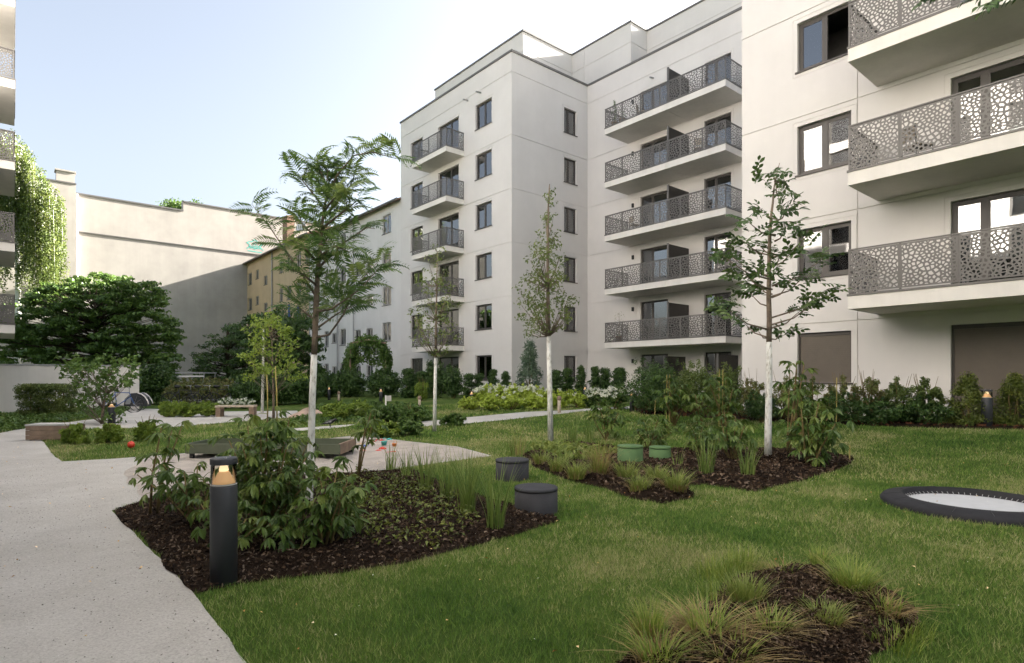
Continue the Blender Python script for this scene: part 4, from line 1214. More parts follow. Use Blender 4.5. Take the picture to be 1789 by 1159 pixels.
# ------------------------------------------------------------------ large trees and bushes at the far left
def big_tree(name, label, px, pybase, d, CLP, mat, l, w, dens, seed, trunk_top, depth=2.5, flat=.45, ngap=1.0, trad=.16, bark='bark_dark', droop=0.0):
    r = random.Random(seed); rng = np.random.default_rng(seed)
    b = P(px, 700, d); b.z = hgt(b.x)
    t = thing(name, label, 'tree', b)
    cl = []; mb = MB()
    top = P(px + 4, trunk_top, d) - b
    tp = [Vector((0, 0, -.1)), top * .35 + Vector((.1, .05, 0)), top * .7 + Vector((-.1, 0, 0)), top]
    mb.tube(tp, [trad, trad * .8, trad * .5, trad * .15], 8)
    for x, y, rx, ry in CLP:
        m = max(3, int(rx * ry / 55 * ngap))
        for i in range(m):
            a = r.random() * 6.28; q = r.random() ** .5
            X = x + rx * q * math.cos(a); Y = y + ry * q * math.sin(a)
            c = P(X, Y, d + r.uniform(-1, 1) * depth) - b
            if c.z < .1: c.z = .1 + r.random() * .3
            s = 11 * d / FOC
            cl.append((c, (s * 1.3, s * 1.3, s * flat), dens))
            if i % 3 == 0:
                s0 = top * min(.9, max(.15, (c.z * .8) / max(.5, top.z)))
                mb.tube([s0, s0.lerp(c, .55) + Vector((0, 0, -.1)), c], [trad * .28, trad * .17, .01], 5)
    mk('trunk', mb.mesh('trunk', True), M[bark], t)
    mk('crown', leaf_cloud('crown', cl, l, w, rng, .45, droop), M[mat], t)
    return t
big_tree('broad_tree', 'broad dark green tree with flat tiers of foliage behind the garden wall', 165, 640, 37, [(60, 570, 70, 50), (160, 520, 90, 35), (240, 530, 55, 40), (120, 600, 120, 40), (250, 590, 65, 45), (200, 560, 110, 50), (290, 600, 28, 40), (180, 630, 120, 22), (170, 492, 50, 18), (100, 530, 60, 35), (300, 640, 25, 20), (235, 495, 25, 14), (20, 600, 50, 35)], 'leaf_mid', .30, .15, 42, 31, 500, 2.5, .32, 1.15)
def birch():
    r = random.Random(41); rng = np.random.default_rng(41); d = 50.0
    b = P(30, 700, d); b.z = 0
    t = thing('weeping_birch', 'sunlit weeping birch with hanging yellow-green twigs behind the left balconies', 'tree', b)
    mb = MB(); mb.tube([(0, 0, -.1), P(32, 560, d) - b, P(30, 400, d) - b, P(22, 250, d) - b], [.26, .22, .13, .03], 8)
    cl = []
    for k in range(170):
        x = r.uniform(-60, 108); ytop = 235 + max(0, (x - 25)) * 1.25 + r.uniform(0, 60) if x > 25 else 235 + r.uniform(0, 80)
        ln = r.uniform(70, 240); ybot = min(ytop + ln, 530 + r.uniform(-20, 20)); dd = d + r.uniform(-2, 2)
        a = P(x, ytop, dd) - b; s0 = P(28, min(ytop + 60, 480), d) - b
        mb.tube([s0, s0.lerp(a, .6) + Vector((0, 0, .5)), a], [.06, .035, .012], 4)
        yy = ytop; xx = x
        mb.tube([a, P(x + 2, (ytop + ybot) / 2, dd) - b, P(x + r.uniform(-4, 4), ybot, dd) - b], [.012, .008, .004], 3)
        while yy < ybot:
            cl.append((P(xx, yy, dd) - b, (.34, .34, .5), 24)); yy += 9; xx += r.uniform(-1.5, 1.5)
    mk('trunk', mb.mesh('trunk', True), M['white_paint'], t)
    mk('crown', leaf_cloud('crown', cl, .20, .12, rng, 0, 1.2), M['leaf_birch'], t)
birch()
big_tree('dark_conifer', 'dark spreading conifer at the foot of the fire wall, left of the beige house', 395, 690, 38, [(400, 590, 30, 20), (390, 620, 45, 25), (385, 650, 50, 25), (420, 575, 25, 20), (360, 645, 20, 18), (440, 640, 50, 40)], 'leaf_dark', .24, .08, 55, 32, 565, 1.6, .4, 1.5)
big_tree('broad_tree', 'rounded dark green tree before the beige house, behind the yellow-green young tree', 490, 690, 36, [(455, 565, 25, 20), (490, 560, 45, 20), (520, 590, 35, 40), (480, 610, 60, 40), (505, 650, 50, 40), (460, 650, 50, 40), (545, 640, 15, 50)], 'leaf_dark', .26, .13, 46, 33, 570, 1.6, .6, 1.4)
big_tree('rooftop_tree', 'tree top showing over the coping of the fire wall', 320, 500, 78, [(292, 357, 8, 6), (306, 356, 7, 5), (342, 360, 5, 8), (320, 364, 28, 6)], 'leaf_mid', .35, .2, 30, 34, 365, 1, .7, 8, trad=.3)
# climber on an arbour before the off-white house
def arbour():
    r = random.Random(51); rng = np.random.default_rng(51); d = 34.0
    b = P(643, 700, d); b.z = hgt(b.x)
    t = thing('climber_arbour', 'dome of climbing greenery over a wooden arbour before the off-white house', 'climbing plant', b)
    cl = []
    for k in range(230):
        a = r.uniform(0, math.pi); q = r.uniform(.82, 1.0)
        x = 643 + 40 * q * math.cos(a); y = 640 - 50 * q * math.sin(a) + (r.uniform(0, 34) if r.random() < .55 else 0)
        cl.append((P(x, y, d + r.uniform(-.9, .9)) - b, (.26, .26, .3), 24))
    mk('crown', leaf_cloud('crown', cl, .2, .09, rng, .1, .9), M['leaf_mid'], t)
    mb = MB()
    for x in (612, 674):
        for dd in (-.7, .7): 
            p = P(x, 700, d + dd) - b; p.z = -.1; mb.tube([p, Vector((p.x, p.y, 2.6))], .05, 6)
    for dd in (-.7, .7):
        mb.tube([(P(612, 600, d + dd) - b), (P(643, 594, d + dd) - b), (P(674, 600, d + dd) - b)], .05, 6)
    mk('post', mb.mesh('post'), M['wood'], t)
arbour()

# generic far shrubs: (x0, x1, ytop, ybase, material, shape, leaf, name, label)
def row(items, group, name, cat, cnt=55):
    for i, it in enumerate(items):
        x0, x1, yt, yb, mat, shape, l, label = it[:8]
        dd = it[8] if len(it) > 8 else None
        if dd:
            b = P((x0 + x1) / 2, yb, dd); b.z = hgt(b.x); d = dd
        else:
            b = G((x0 + x1) / 2, yb); d = dist(b)
        w = (x1 - x0) * d / FOC; h = EYE + (HZ - yt) * d / FOC - b.z
        n = int(max(60, min(170, 75 * w * h)))
        bush(name if len(it) < 10 else it[9], label, cat, b, w * (1.3 if shape == 'column' else 1), max(.25, h), mat, l, l * .5, n, cnt, group, seed=i * 7 + int(x0), shape=shape, twigs=6 if shape == 'airy' else 0, depth=min(w, 1.6) if w > 1.6 else None)

row([(700, 728, 643, 694, 'leaf_dark', 'column', .11, 'first dark laurel of the row along the wing, at its far end', 30), (722, 750, 648, 694, 'leaf_dark', 'column', .11, 'second dark laurel of the row along the wing, counted from its far end', 30),
     (742, 778, 640, 694, 'leaf_dark', 'round', .11, 'wide dark laurel under the balconies of the wing, behind the thin young tree', 30), (776, 806, 645, 694, 'leaf_dark', 'round', .11, 'dark laurel of the row along the wing, just right of the thin young tree', 29.5),
     (808, 830, 650, 694, 'leaf_dark', 'column', .10, 'slim dark laurel under the left edge of the wing\'s lowest corner window', 29), (826, 848, 652, 694, 'leaf_dark', 'column', .10, 'slim dark laurel under the middle of the wing\'s lowest corner window', 29),
     (852, 872, 645, 694, 'leaf_dark', 'column', .10, 'slim dark laurel just right of the wing\'s lowest corner window', 29), (874, 893, 648, 694, 'leaf_dark', 'column', .10, 'slim dark laurel at the very corner of the wing', 28.5),
     (960, 984, 646, 694, 'leaf_dark', 'column', .10, 'slim dark laurel right behind the columnar young tree', 27), (980, 1003, 642, 694, 'leaf_dark', 'column', .10, 'slim dark laurel before the lowest window of the blind side wall', 27),
     (1006, 1024, 638, 694, 'leaf_dark', 'column', .10, 'slim dark laurel at the inner corner of the court', 27), (1028, 1050, 640, 694, 'leaf_dark', 'column', .10, 'slim dark laurel just right of the inner corner of the court', 27),
     (1046, 1068, 642, 694, 'leaf_dark', 'column', .10, 'slim dark laurel below the far end of the long middle balconies', 27), (1068, 1096, 641, 694, 'leaf_dark', 'column', .10, 'slim dark laurel before the pale wall left of the ground floor terrace door', 26.5)],
    'laurels along the foot of the corner block', 'laurel_shrub', 'shrub')
t_ = bush('blue_conifer', 'blue-green conifer with arching sprays against the corner of the wing', 'conifer', (lambda b: (b.x, b.y, hgt(b.x)))(P(926, 690, 27.5)), 1.55, 2.75, 'leaf_blue', .2, .045, 70, 45, seed=77, shape='cone', up=.6)
row([(545, 600, 655, 697, 'leaf_dark', 'round', .13, 'dark hedge shrub at the foot of the off-white house, beside the young feathery tree', 33), (585, 640, 650, 697, 'leaf_dark', 'round', .13, 'dark hedge shrub left of the arbour foot', 32), (640, 700, 650, 697, 'leaf_dark', 'round', .13, 'dark hedge shrub right of the arbour foot', 31)],
    'dark shrubs before the old houses', 'hedge_shrub', 'shrub')
row([(232, 305, 642, 700, 'leaf_dark', 'round', .16, 'rounded dark shrub behind the bicycle trailer', 30), (295, 365, 668, 706, 'leaf_red', 'round', .13, 'brownish green hedge shrub nearest the bicycle trailer', 29), (350, 420, 666, 706, 'leaf_red', 'round', .13, 'brownish green hedge shrub behind the parked bicycles', 29), (405, 470, 664, 706, 'leaf_dark', 'round', .13, 'brownish green hedge shrub behind the plank bench', 29), (450, 530, 656, 706, 'leaf_dark', 'round', .13, 'dark hedge shrub behind the yellow-green young tree', 29), (505, 560, 660, 704, 'leaf_dark', 'round', .13, 'dark hedge shrub between the young tree and the feathery tree', 29)],
    'hedge shrubs behind the bicycles', 'hedge_shrub', 'shrub')
# clipped hedge block by the garden wall
def hedge():
    rng = np.random.default_rng(61)
    b = G(82, 730); d = dist(b)
    t = thing('clipped_hedge', 'dark clipped hedge block before the white garden wall', 'hedge', b)
    w = 72 * d / FOC; h = EYE + (HZ - 674) * d / FOC
    cl = []
    for i in range(420):
        p = np.array([rng.uniform(-.5, .5), rng.uniform(-.5, .5), rng.uniform(0, 1)]); ax = rng.integers(0, 3)
        if i % 4 == 0: pass
        elif ax < 2: p[ax] = .5 * np.sign(p[ax])
        else: p[2] = 1
        x, y = p[0] * w, p[1] * .8
        cl.append(((RT[0] * x + FR[0] * y, RT[1] * x + FR[1] * y, .08 + p[2] * (h - .12)), (.12, .12, .12), 45))
    mk('foliage', leaf_cloud('foliage', cl, .06, .03, rng), M['leaf_olive'], t)
    mb = MB()
    for i in range(5):
        x = (i - 2) * w * .2; mb.tube([(RT[0] * x, RT[1] * x, -.05), (RT[0] * x, RT[1] * x, h * .8)], .02, 5)
    mk('stem', mb.mesh('stem'), M['stem'], t)
hedge()
# small open tree-like shrub beside the left lamp
T6 = [(480, 590, 80, 60), (600, 600, 90, 50), (700, 600, 90, 50), (850, 590, 80, 45), (520, 680, 80, 60), (640, 690, 90, 60), (780, 680, 90, 60), (880, 660, 60, 60), (560, 780, 90, 60), (700, 770, 90, 60), (830, 760, 70, 60), (600, 860, 80, 40), (720, 850, 60, 40), (440, 620, 50, 40), (800, 950, 40, 50), (700, 960, 50, 40), (520, 850, 50, 40)]
tree_clumps('open small magnolia-like tree with large leaves beside the lamp bollard near the garden wall', [(178, 741), (180, 715), (184, 690), (188, 660), (192, 640)], 0, .05, T6, 0, 480, 3.863, 'leaf_mid', .17, .085, 18, 62, .7, name='small_tree')

# shrubs along the near block
row([(1098, 1192, 640, 724, 'leaf_dark', 'round', .07, 'dense dark shrub with purplish tips before the ground floor terrace'), (1180, 1250, 642, 726, 'leaf_olive', 'round', .07, 'dense green shrub left of the corner of the near block'), (1236, 1300, 648, 728, 'leaf_olive', 'round', .07, 'dense green shrub right at the corner of the near block'),
     (1296, 1342, 652, 733, 'leaf_red', 'airy', .06, 'airy reddish shrub just left of the tiered young tree'), (1344, 1400, 655, 735, 'leaf_red', 'airy', .06, 'airy reddish shrub below the left part of the shuttered window'), (1392, 1450, 660, 738, 'leaf_olive', 'airy', .06, 'leafy shrub below the middle of the shuttered window'),
     (1440, 1500, 652, 740, 'leaf_red', 'airy', .06, 'airy shrub with bare reddish twigs right of the shuttered window'), (1492, 1545, 650, 741, 'leaf_red', 'airy', .06, 'tall airy shrub with reddish twigs midway between the two roller shutters'), (1536, 1600, 660, 742, 'leaf_olive', 'airy', .065, 'green leafy shrub right of the reddish twiggy ones'), (1590, 1645, 656, 743, 'leaf_olive', 'airy', .065, 'green leafy shrub left of the large roller shutter'),
     (1648, 1732, 652, 746, 'leaf_yew', 'cone', .055, 'yellow-green yew cone left of the lamp bollard at the large shutter'), (1734, 1812, 650, 747, 'leaf_yew', 'cone', .055, 'yellow-green yew cone right of the lamp bollard at the large shutter')],
    'shrubs along the foot of the near block', 'border_shrub', 'shrub', cnt=60)
row([(1300, 1360, 690, 738, 'leaf_dark', 'round', .06, 'low dark shrub filling the border behind the tiered young tree'), (1420, 1500, 690, 742, 'leaf_dark', 'round', .06, 'low dark shrub filling the border below the shuttered window'), (1500, 1570, 700, 744, 'leaf_dark', 'round', .06, 'low dark shrub filling the border midway along the near block'), (1570, 1650, 698, 745, 'leaf_dark', 'round', .06, 'low dark shrub filling the border beside the left yew cone')],
    'low filling of the border', 'low_shrub', 'shrub', cnt=60)

# hydrangeas
def hydrangea(x0, x1, yt, yb, mat, flowers, label, seed, l=.10):
    b = G((x0 + x1) / 2, yb); d = dist(b)
    w = (x1 - x0) * d / FOC; h = EYE + (HZ - yt) * d / FOC - b.z
    t = bush('hydrangea', label, 'flowering shrub', b, w, h, mat, l, l * .62, 46, 36, 'hydrangeas along the garden path', seed=seed, depth=min(w, 1.2), up=.6)
    if flowers:
        rng = np.random.default_rng(seed); r = random.Random(seed); cl = []
        for i in range(flowers):
            a = r.random() * 6.28; q = r.random() ** .5; z = h * (.72 + .3 * (1 - q * q)) + r.uniform(-.08, .06)
            cl.append(((q * w * .52 * math.cos(a), q * min(w, 1.2) * .52 * math.sin(a), z), (.085, .085, .06), 26))
        mk('flower_head', leaf_cloud('flower_head', cl, .045, .045, rng, .8), M['flower'], t)
H = [(800, 838, 696, 716, 'leaf_lime', 5, 'low lime hydrangea at the far end of the row'), (826, 862, 676, 712, 'leaf_lime', 26, 'white hydrangea behind, second from the far end'), (850, 890, 674, 710, 'leaf_lime', 30, 'densely flowering white hydrangea below the wing corner window'), (880, 918, 675, 710, 'leaf_lime', 30, 'densely flowering white hydrangea at the wing corner'), (905, 945, 676, 710, 'leaf_lime', 28, 'densely flowering white hydrangea below the blue-green conifer'),
     (935, 970, 682, 711, 'leaf_lime', 8, 'lime hydrangea with few flowers just behind the columnar tree'), (836, 880, 692, 717, 'leaf_lime', 2, 'leafy lime hydrangea in front, nearest the far lamp'), (872, 915, 692, 716, 'leaf_lime', 2, 'leafy lime hydrangea in front of the densest white flowers'), (908, 958, 690, 715, 'leaf_lime', 2, 'leafy lime hydrangea in front, left of the columnar tree'), (958, 1000, 684, 713, 'leaf_lime', 3, 'leafy lime hydrangea right of the columnar tree'),
     (990, 1030, 686, 713, 'leaf_lime', 3, 'leafy lime hydrangea right of the wooden peg'), (1018, 1062, 680, 713, 'leaf_mid', 22, 'white hydrangea left of the near end of the row'), (1052, 1100, 679, 716, 'leaf_mid', 34, 'white hydrangea with the largest flower heads at the near end of the row')]
for i, (a, b_, c, e, m_, f, lab) in enumerate(H): hydrangea(a, b_, c, e, m_, f, lab, 200 + i)
for i, (a, b_, c, e, m_, f, lab) in enumerate([(382, 412, 698, 715, 'leaf_mid', 24, 'white hydrangea behind the left end of the plank bench'), (408, 446, 699, 715, 'leaf_mid', 24, 'white hydrangea behind the right end of the plank bench')]): hydrangea(a, b_, c, e, m_, f, lab, 240 + i)
row([(278, 312, 704, 729, 'leaf_bright', 'round', .10, 'bright green low shrub right of the bicycle trailer'), (308, 345, 706, 729, 'leaf_bright', 'round', .10, 'bright green low shrub before the parked bicycles'), (343, 384, 704, 728, 'leaf_bright', 'round', .10, 'bright green low shrub left of the plank bench'),
     (112, 152, 738, 776, 'leaf_bright', 'airy', .09, 'light green leafy shrub right of the wooden block bench'), (172, 212, 738, 775, 'leaf_bright', 'airy', .09, 'light green leafy shrub at the foot of the left lamp bollard'), (238, 272, 730, 772, 'leaf_bright', 'airy', .09, 'light green leafy shrub on the strip lawn near the red ball')],
    'light green shrubs around the strip lawn', 'leafy_shrub', 'shrub')
row([(560, 610, 706, 735, 'leaf_bright', 'round', .10, 'bright low shrub right of the pinkish sand heap'), (600, 650, 703, 732, 'leaf_bright', 'round', .10, 'bright low shrub in the meadow left of the white signpost'), (645, 700, 708, 738, 'leaf_mid', 'round', .10, 'low meadow shrub at the foot of the white signpost'), (696, 745, 706, 738, 'leaf_mid', 'airy', .10, 'low meadow shrub left of the thin young tree'), (770, 812, 722, 744, 'leaf_mid', 'airy', .09, 'low shrub on the path edge right of the thin young tree'), (640, 700, 738, 764, 'leaf_bright', 'round', .09, 'bright low shrub at the back corner of the play sand'), (686, 740, 734, 762, 'leaf_mid', 'round', .09, 'low green shrub at the back corner of the play sand, beside the thin young tree'), (725, 750, 660, 700, 'leaf_bright', 'airy', .10, 'light green upright shrub left of the thin young tree trunk', 27)],
    'low shrubs of the meadow', 'meadow_shrub', 'shrub')

# ground cover at the foot of the garden wall and in the meadow
def cover(name, poly_px, n, mat, l, hmax, seed, label=None):
    rng = np.random.default_rng(seed); poly = [tuple(G(*p)[:2]) for p in poly_px]
    xs = [p[0] for p in poly]; ys = [p[1] for p in poly]; X = rng.uniform(min(xs), max(xs), n * 4); Y = rng.uniform(min(ys), max(ys), n * 4)
    k = inside(poly, X, Y); X, Y = X[k][:n], Y[k][:n]
    cl = [((x, y, hgt(x) + hmax * rng.random()), (.12, .12, .06), 9) for x, y in zip(X, Y)]
    o = mk(name, leaf_cloud(name, cl, l, l * .5, rng, .7), M[mat]); tag(o, kind='stuff'); return o
cover('ground_cover', [(-60, 764), (0, 757), (62, 745), (120, 738), (200, 728), (230, 714), (170, 712), (110, 722), (0, 728), (-60, 730)], 900, 'leaf_mid', .12, .16, 71)
cover('ground_cover.001', [(500, 745), (600, 740), (700, 738), (760, 735), (740, 712), (640, 706), (560, 710)], 1200, 'leaf_mid', .12, .14, 72)
cover('ground_cover.002', [(545, 950), (640, 970), (760, 965), (850, 930), (790, 880), (730, 850), (640, 838), (600, 850), (560, 890)], 330, 'leaf_yew', .045, .20, 73)
cover('ground_cover.003', [(1000, 790), (1100, 800), (1000, 815), (950, 800), (925, 790)], 260, 'g_lime', .12, .18, 74)

# ------------------------------------------------------------------ compound-leaved shrubs of the beds
def peony(label, base_px, tips, seed, leaves=9, spread=.9, group='compound-leaved shrubs in the beds', sc=1.0, stem=True):
    """bare stems from one foot, a rosette of stalked leaves along the upper part of each"""
    r = random.Random(seed); b = G(*base_px); b.z += .05; d = dist(b)
    t = thing('leafy_shrub', label, 'shrub', b, group)
    mb = MB(); n = 0
    for i, tp in enumerate(tips):
        px, py = tp[:2]; off = tp[2] if len(tp) > 2 else r.uniform(-.35, .35)
        e = P(px, py, d + off) - b
        s = Vector((r.uniform(-.05, .05), r.uniform(-.05, .05), -.05)); m = s.lerp(e, .5) + Vector((r.uniform(-.05, .05), r.uniform(-.05, .05), -.02)); m.x = m.x * .8; m.y = m.y * .8
        mb.tube([s, m, e], [.014 * sc, .011 * sc, .006 * sc], 6)
        for k in range(leaves):
            u = 1 - (.36 + .3 * ((i * 7) % 5) / 5) * k / leaves; p = m.lerp(e, max(0, u * 2 - 1)); a = k * 2.4 + i
            dr = Vector((math.cos(a), math.sin(a), r.uniform(-.5, .8)))
            mk('leaf', CLEAF[r.randrange(4)], None, t, p, orient(dr, r.uniform(-.3, .3)), (r.uniform(.6, 1.2) * sc,) * 3); n += 1
    mk('stem', mb.mesh('stem', True), M['stem'], t)
    return t
peony('largest dark shrub with drooping compound leaves, behind the near lamp bollard in the front bed', (462, 945), [(468, 716), (432, 738), (505, 735), (400, 770), (540, 768), (415, 800), (535, 800), (425, 785), (515, 775), (470, 770), (450, 800), (490, 810), (520, 820), (430, 830), (405, 850), (465, 850), (505, 855), (540, 840), (395, 800), (480, 735, .3), (445, 875), (490, 890), (425, 900), (455, 760, -.3), (500, 785, -.4), (475, 830, -.4)], 1, 12, sc=.8)
peony('dark compound-leaved shrub with several bare stems, right of the largest one', (572, 965), [(590, 815), (560, 840), (615, 822), (600, 850), (575, 870), (545, 880), (620, 862), (590, 890), (560, 905), (608, 900)], 2, 11, sc=.8)
peony('thin straggling shrub with a few hanging leaves, left of the near lamp bollard', (345, 925), [(262, 820), (240, 830), (285, 812), (322, 825), (300, 850), (345, 815), (355, 835), (275, 850), (330, 868), (365, 860)], 3, 6, sc=.85)
peony('lowest compound-leaved plant crowding the foot of the near lamp bollard', (405, 975), [(380, 870), (430, 905), (375, 900), (445, 925), (350, 880)], 4, 8, sc=.75)
peony('low compound-leaved plant under the white trunk of the feathery tree', (515, 975), [(490, 920), (530, 900), (545, 930), (500, 890), (470, 915)], 5, 8, sc=.75)
# slender seedlings: a bent stem with one tuft of leaves at the top
peony('slender seedling with one tuft of leaves before the strip lawn', (268, 905), [(300, 752), (318, 745), (282, 748)], 6, 5)
peony('slender bent seedling standing before the play sand', (628, 850), [(648, 722), (655, 728), (640, 726)], 7, 6)
peony('leafy shrub behind the green stools, first from the columnar tree', (1128, 792), [(1125, 735), (1150, 732), (1170, 742), (1110, 750), (1140, 752), (1165, 756), (1185, 748)], 8, 8, sc=1.0)
peony('leafy shrub just right of the green stools', (1215, 800), [(1210, 750), (1228, 746), (1222, 766), (1243, 762)], 9, 8, sc=1.1)
peony('leafy shrub in the right bed, left of the white trunk', (1278, 812), [(1262, 740), (1285, 728), (1300, 745), (1255, 765), (1280, 765), (1305, 775), (1265, 720)], 10, 8, sc=1.15)
peony('tall leafy shrub with long bare stems right of the white trunk', (1415, 822), [(1430, 705), (1450, 720), (1400, 715), (1410, 740), (1440, 750), (1460, 740), (1425, 775), (1395, 770), (1380, 745), (1450, 780)], 11, 8, sc=1.2)
peony('solitary tall stem crowned by one dark tuft before the shuttered window', (1376, 800), [(1392, 634), (1380, 640), (1405, 638), (1392, 645)], 12, 6, sc=1.1)
peony('leafy shrub between the hydrangeas and the green stools', (1058, 770), [(1045, 705), (1065, 712), (1080, 722), (1050, 735), (1070, 740), (1035, 728)], 13, 7, sc=1.2)
peony('tall leafy shrub with yellow canes before the dark border', (1178, 745), [(1165, 662), (1178, 670), (1190, 678), (1160, 690), (1185, 700), (1170, 705), (1200, 700)], 14, 7, sc=1.5)
peony('tall leafy shrub with yellow canes at the corner of the near block', (1265, 745), [(1255, 655), (1268, 665), (1280, 680), (1250, 690), (1275, 700), (1240, 672), (1262, 705)], 15, 7, sc=1.5)
peony('leafy shrub on the lawn edge midway between those with yellow canes', (1222, 745), [(1215, 690), (1228, 698), (1210, 710), (1232, 715)], 16, 7, sc=1.4)
peony('leafy shrub on yellow stems right of the tiered tree, before the shuttered window', (1400, 760), [(1385, 672), (1400, 678), (1415, 690), (1392, 700), (1420, 705)], 17, 7, sc=1.4)
CP = [(1164, 655, 690), (1169, 655, 690), (1256, 645, 690), (1262, 645, 690), (1278, 690, 724), (1461, 660, 712), (1388, 668, 700), (1144, 700, 728), (1484, 778, 806)]
for i, (x, y0, y1) in enumerate(CP):
    g = G(x, y1 if y1 > 720 else 745); d = dist(g); e = P(x + 1, y0, d); mb = MB()
    mb.tube([(0, 0, -.03), tuple((e - g) * .5), tuple(e - g)], [.011, .011, .010], 6)
    tag(mk('support_cane', mb.mesh('support_cane'), M['cane'], None, g), ['left one of two yellow canes in the leafy shrub before the dark border', 'right one of two yellow canes in the leafy shrub before the dark border', 'left one of two yellow canes at the corner of the near block', 'right one of two yellow canes at the corner of the near block', 'short yellow cane right of the corner of the near block', 'yellow cane at the right jamb of the shuttered window', 'yellow cane below the left part of the shuttered window', 'short yellow cane before the dark dense shrub', 'short pale cane at the right end of the mulched bed'][i], 'cane', 'yellow canes among the shrubs')

# ------------------------------------------------------------------ grasses
def blades(rng, n, h, spread, lean, w, segs=4, upright=1.0):
    """ribbons that rise and arch over"""
    a = rng.random(n) * 2 * np.pi; rr = spread * np.sqrt(rng.random(n))
    bx, by = rr * np.cos(a), rr * np.sin(a)
    da = a + rng.normal(0, .7, n); H = h * rng.uniform(.55, 1.1, n); ln = lean * H * rng.uniform(.2, 1.2, n)
    V = np.zeros((n, segs + 1, 2, 3))
    for s in range(segs + 1):
        t = s / segs
        hx = bx + np.cos(da) * ln * t ** 1.8; hy = by + np.sin(da) * ln * t ** 1.8
        z = H * (t - (1 - upright) * .55 * t ** 3) - .015
        wd = w * (1 - t ** 1.6) * .5 + .0004
        V[:, s, 0] = np.stack([hx - np.sin(da) * wd, hy + np.cos(da) * wd, z], 1); V[:, s, 1] = np.stack([hx + np.sin(da) * wd, hy - np.cos(da) * wd, z], 1)
    return V

def ribbons_mesh(name, V):
    n, s1 = V.shape[:2]
    base = (np.arange(n) * s1 * 2)[:, None]; F = []
    for s in range(s1 - 1):
        F.append(np.concatenate([base + s * 2, base + s * 2 + 1, base + s * 2 + 3, base + s * 2 + 2], 1))
    return np_mesh(name, V.reshape(-1, 3), np.stack(F, 1).reshape(-1, 4))

def clump(label, px, py, top, n, spread, lean, w, mat, group, seed, dry=0, upright=.9, name='ornamental_grass', lift=.06, dryh=.8):
    rng = np.random.default_rng(seed); b = G(px, py); b.z += lift; d = dist(b)
    h = max(.12, EYE + (HZ - top) * d / FOC - b.z)
    t = thing(name, label, 'ornamental grass', b, group)
    mk('blades', ribbons_mesh('blades', blades(rng, n, h, spread, lean, w, 5, upright)), M[mat], t)
    if dry: mk('dry_blades', ribbons_mesh('dry_blades', blades(rng, dry, h * dryh, spread * 1.2, lean * 1.7, w, 5, upright * .6)), M['g_dry'], t)
    return t
RG = 'upright reed grasses in the front bed'
for i, (x, y, tp, n, lab) in enumerate([(745, 868, 775, 46, 'upright reed grass clump at the back of the front bed, left of the dark stools'), (783, 882, 782, 44, 'upright reed grass clump, second from the left in the front bed'), (815, 906, 783, 60, 'tallest upright reed grass clump of the front bed'), (866, 930, 800, 46, 'upright reed grass clump beside the nearer dark stool'), (683, 826, 775, 22, 'thin reed grass tuft at the edge of the play sand'), (712, 840, 780, 20, 'thin reed grass tuft between the play sand and the front bed')]):
    clump(lab, x, y, tp - 4, int(n * 1.2), .085, .48, .012, 'g_reed', RG, 300 + i, 0, 1.0, name='reed_grass')
RB = 'upright reed grasses in the right bed'
for i, (x, y, tp, n, lab) in enumerate([(1234, 838, 745, 46, 'upright reed grass clump right of the green stools'), (1306, 842, 765, 40, 'upright reed grass clump left of the white trunk in the right bed'), (1186, 824, 782, 14, 'reed grass clump before the right green stool'), (1000, 780, 722, 40, 'tall thin reed grass right of the columnar tree'), (1030, 778, 728, 34, 'tall thin reed grass behind the straw-coloured grass'), (895, 800, 745, 22, 'thin reed grass tuft behind the farther dark stool'), (985, 822, 775, 30, 'reed grass tuft at the left end of the right bed')]):
    clump(lab, x, y, tp, int(n * 1.15), .09, .45, .012, 'g_reed', RB, 320 + i, 0, 1.0, name='reed_grass')
SG = 'low lime grasses edging the right bed'
for i, (x, y, tp, n, dr, lab) in enumerate([(945, 815, 790, 70, 20, 'low lime grass clump at the left end of the edging, by the farther dark stool'), (975, 828, 797, 70, 20, 'second lime grass clump of the edging from the left'), (1008, 842, 808, 80, 25, 'third lime grass clump of the edging from the left'), (1045, 838, 795, 60, 40, 'lime grass clump under the straw-coloured grass'), (1095, 846, 805, 100, 25, 'lime grass clump before the left green stool'), (1118, 866, 828, 70, 40, 'low lime grass clump with straw-coloured foot, nearest the front of the edging'), (1148, 848, 812, 80, 25, 'lime grass clump before the right green stool'), (1180, 866, 822, 90, 45, 'lime grass clump with a splayed straw-coloured foot at the right end of the edging'), (990, 800, 780, 60, 10, 'lime grass clump just behind the edging, left of the straw-coloured grass'), (1030, 812, 785, 60, 10, 'lime grass clump just behind the straw-coloured grass')]):
    clump(lab, x, y, tp - 8, int(n * 1.9), .11, .85, .010, 'g_lime', SG, 340 + i, int(dr * 1.6), .75, name='lime_grass', dryh=.7)
clump('straw-coloured feathery grass clump in the middle of the right bed edging', 1050, 838, 752, 30, .09, .5, .006, 'g_green', None, 361, 110, .9, dryh=1.05)
clump('faint dry flowering grass behind the farther dark stool', 905, 800, 735, 8, .10, .4, .004, 'g_green', None, 362, 45, .95, dryh=1.0)
FG = 'grass clumps in the mulched front mound'
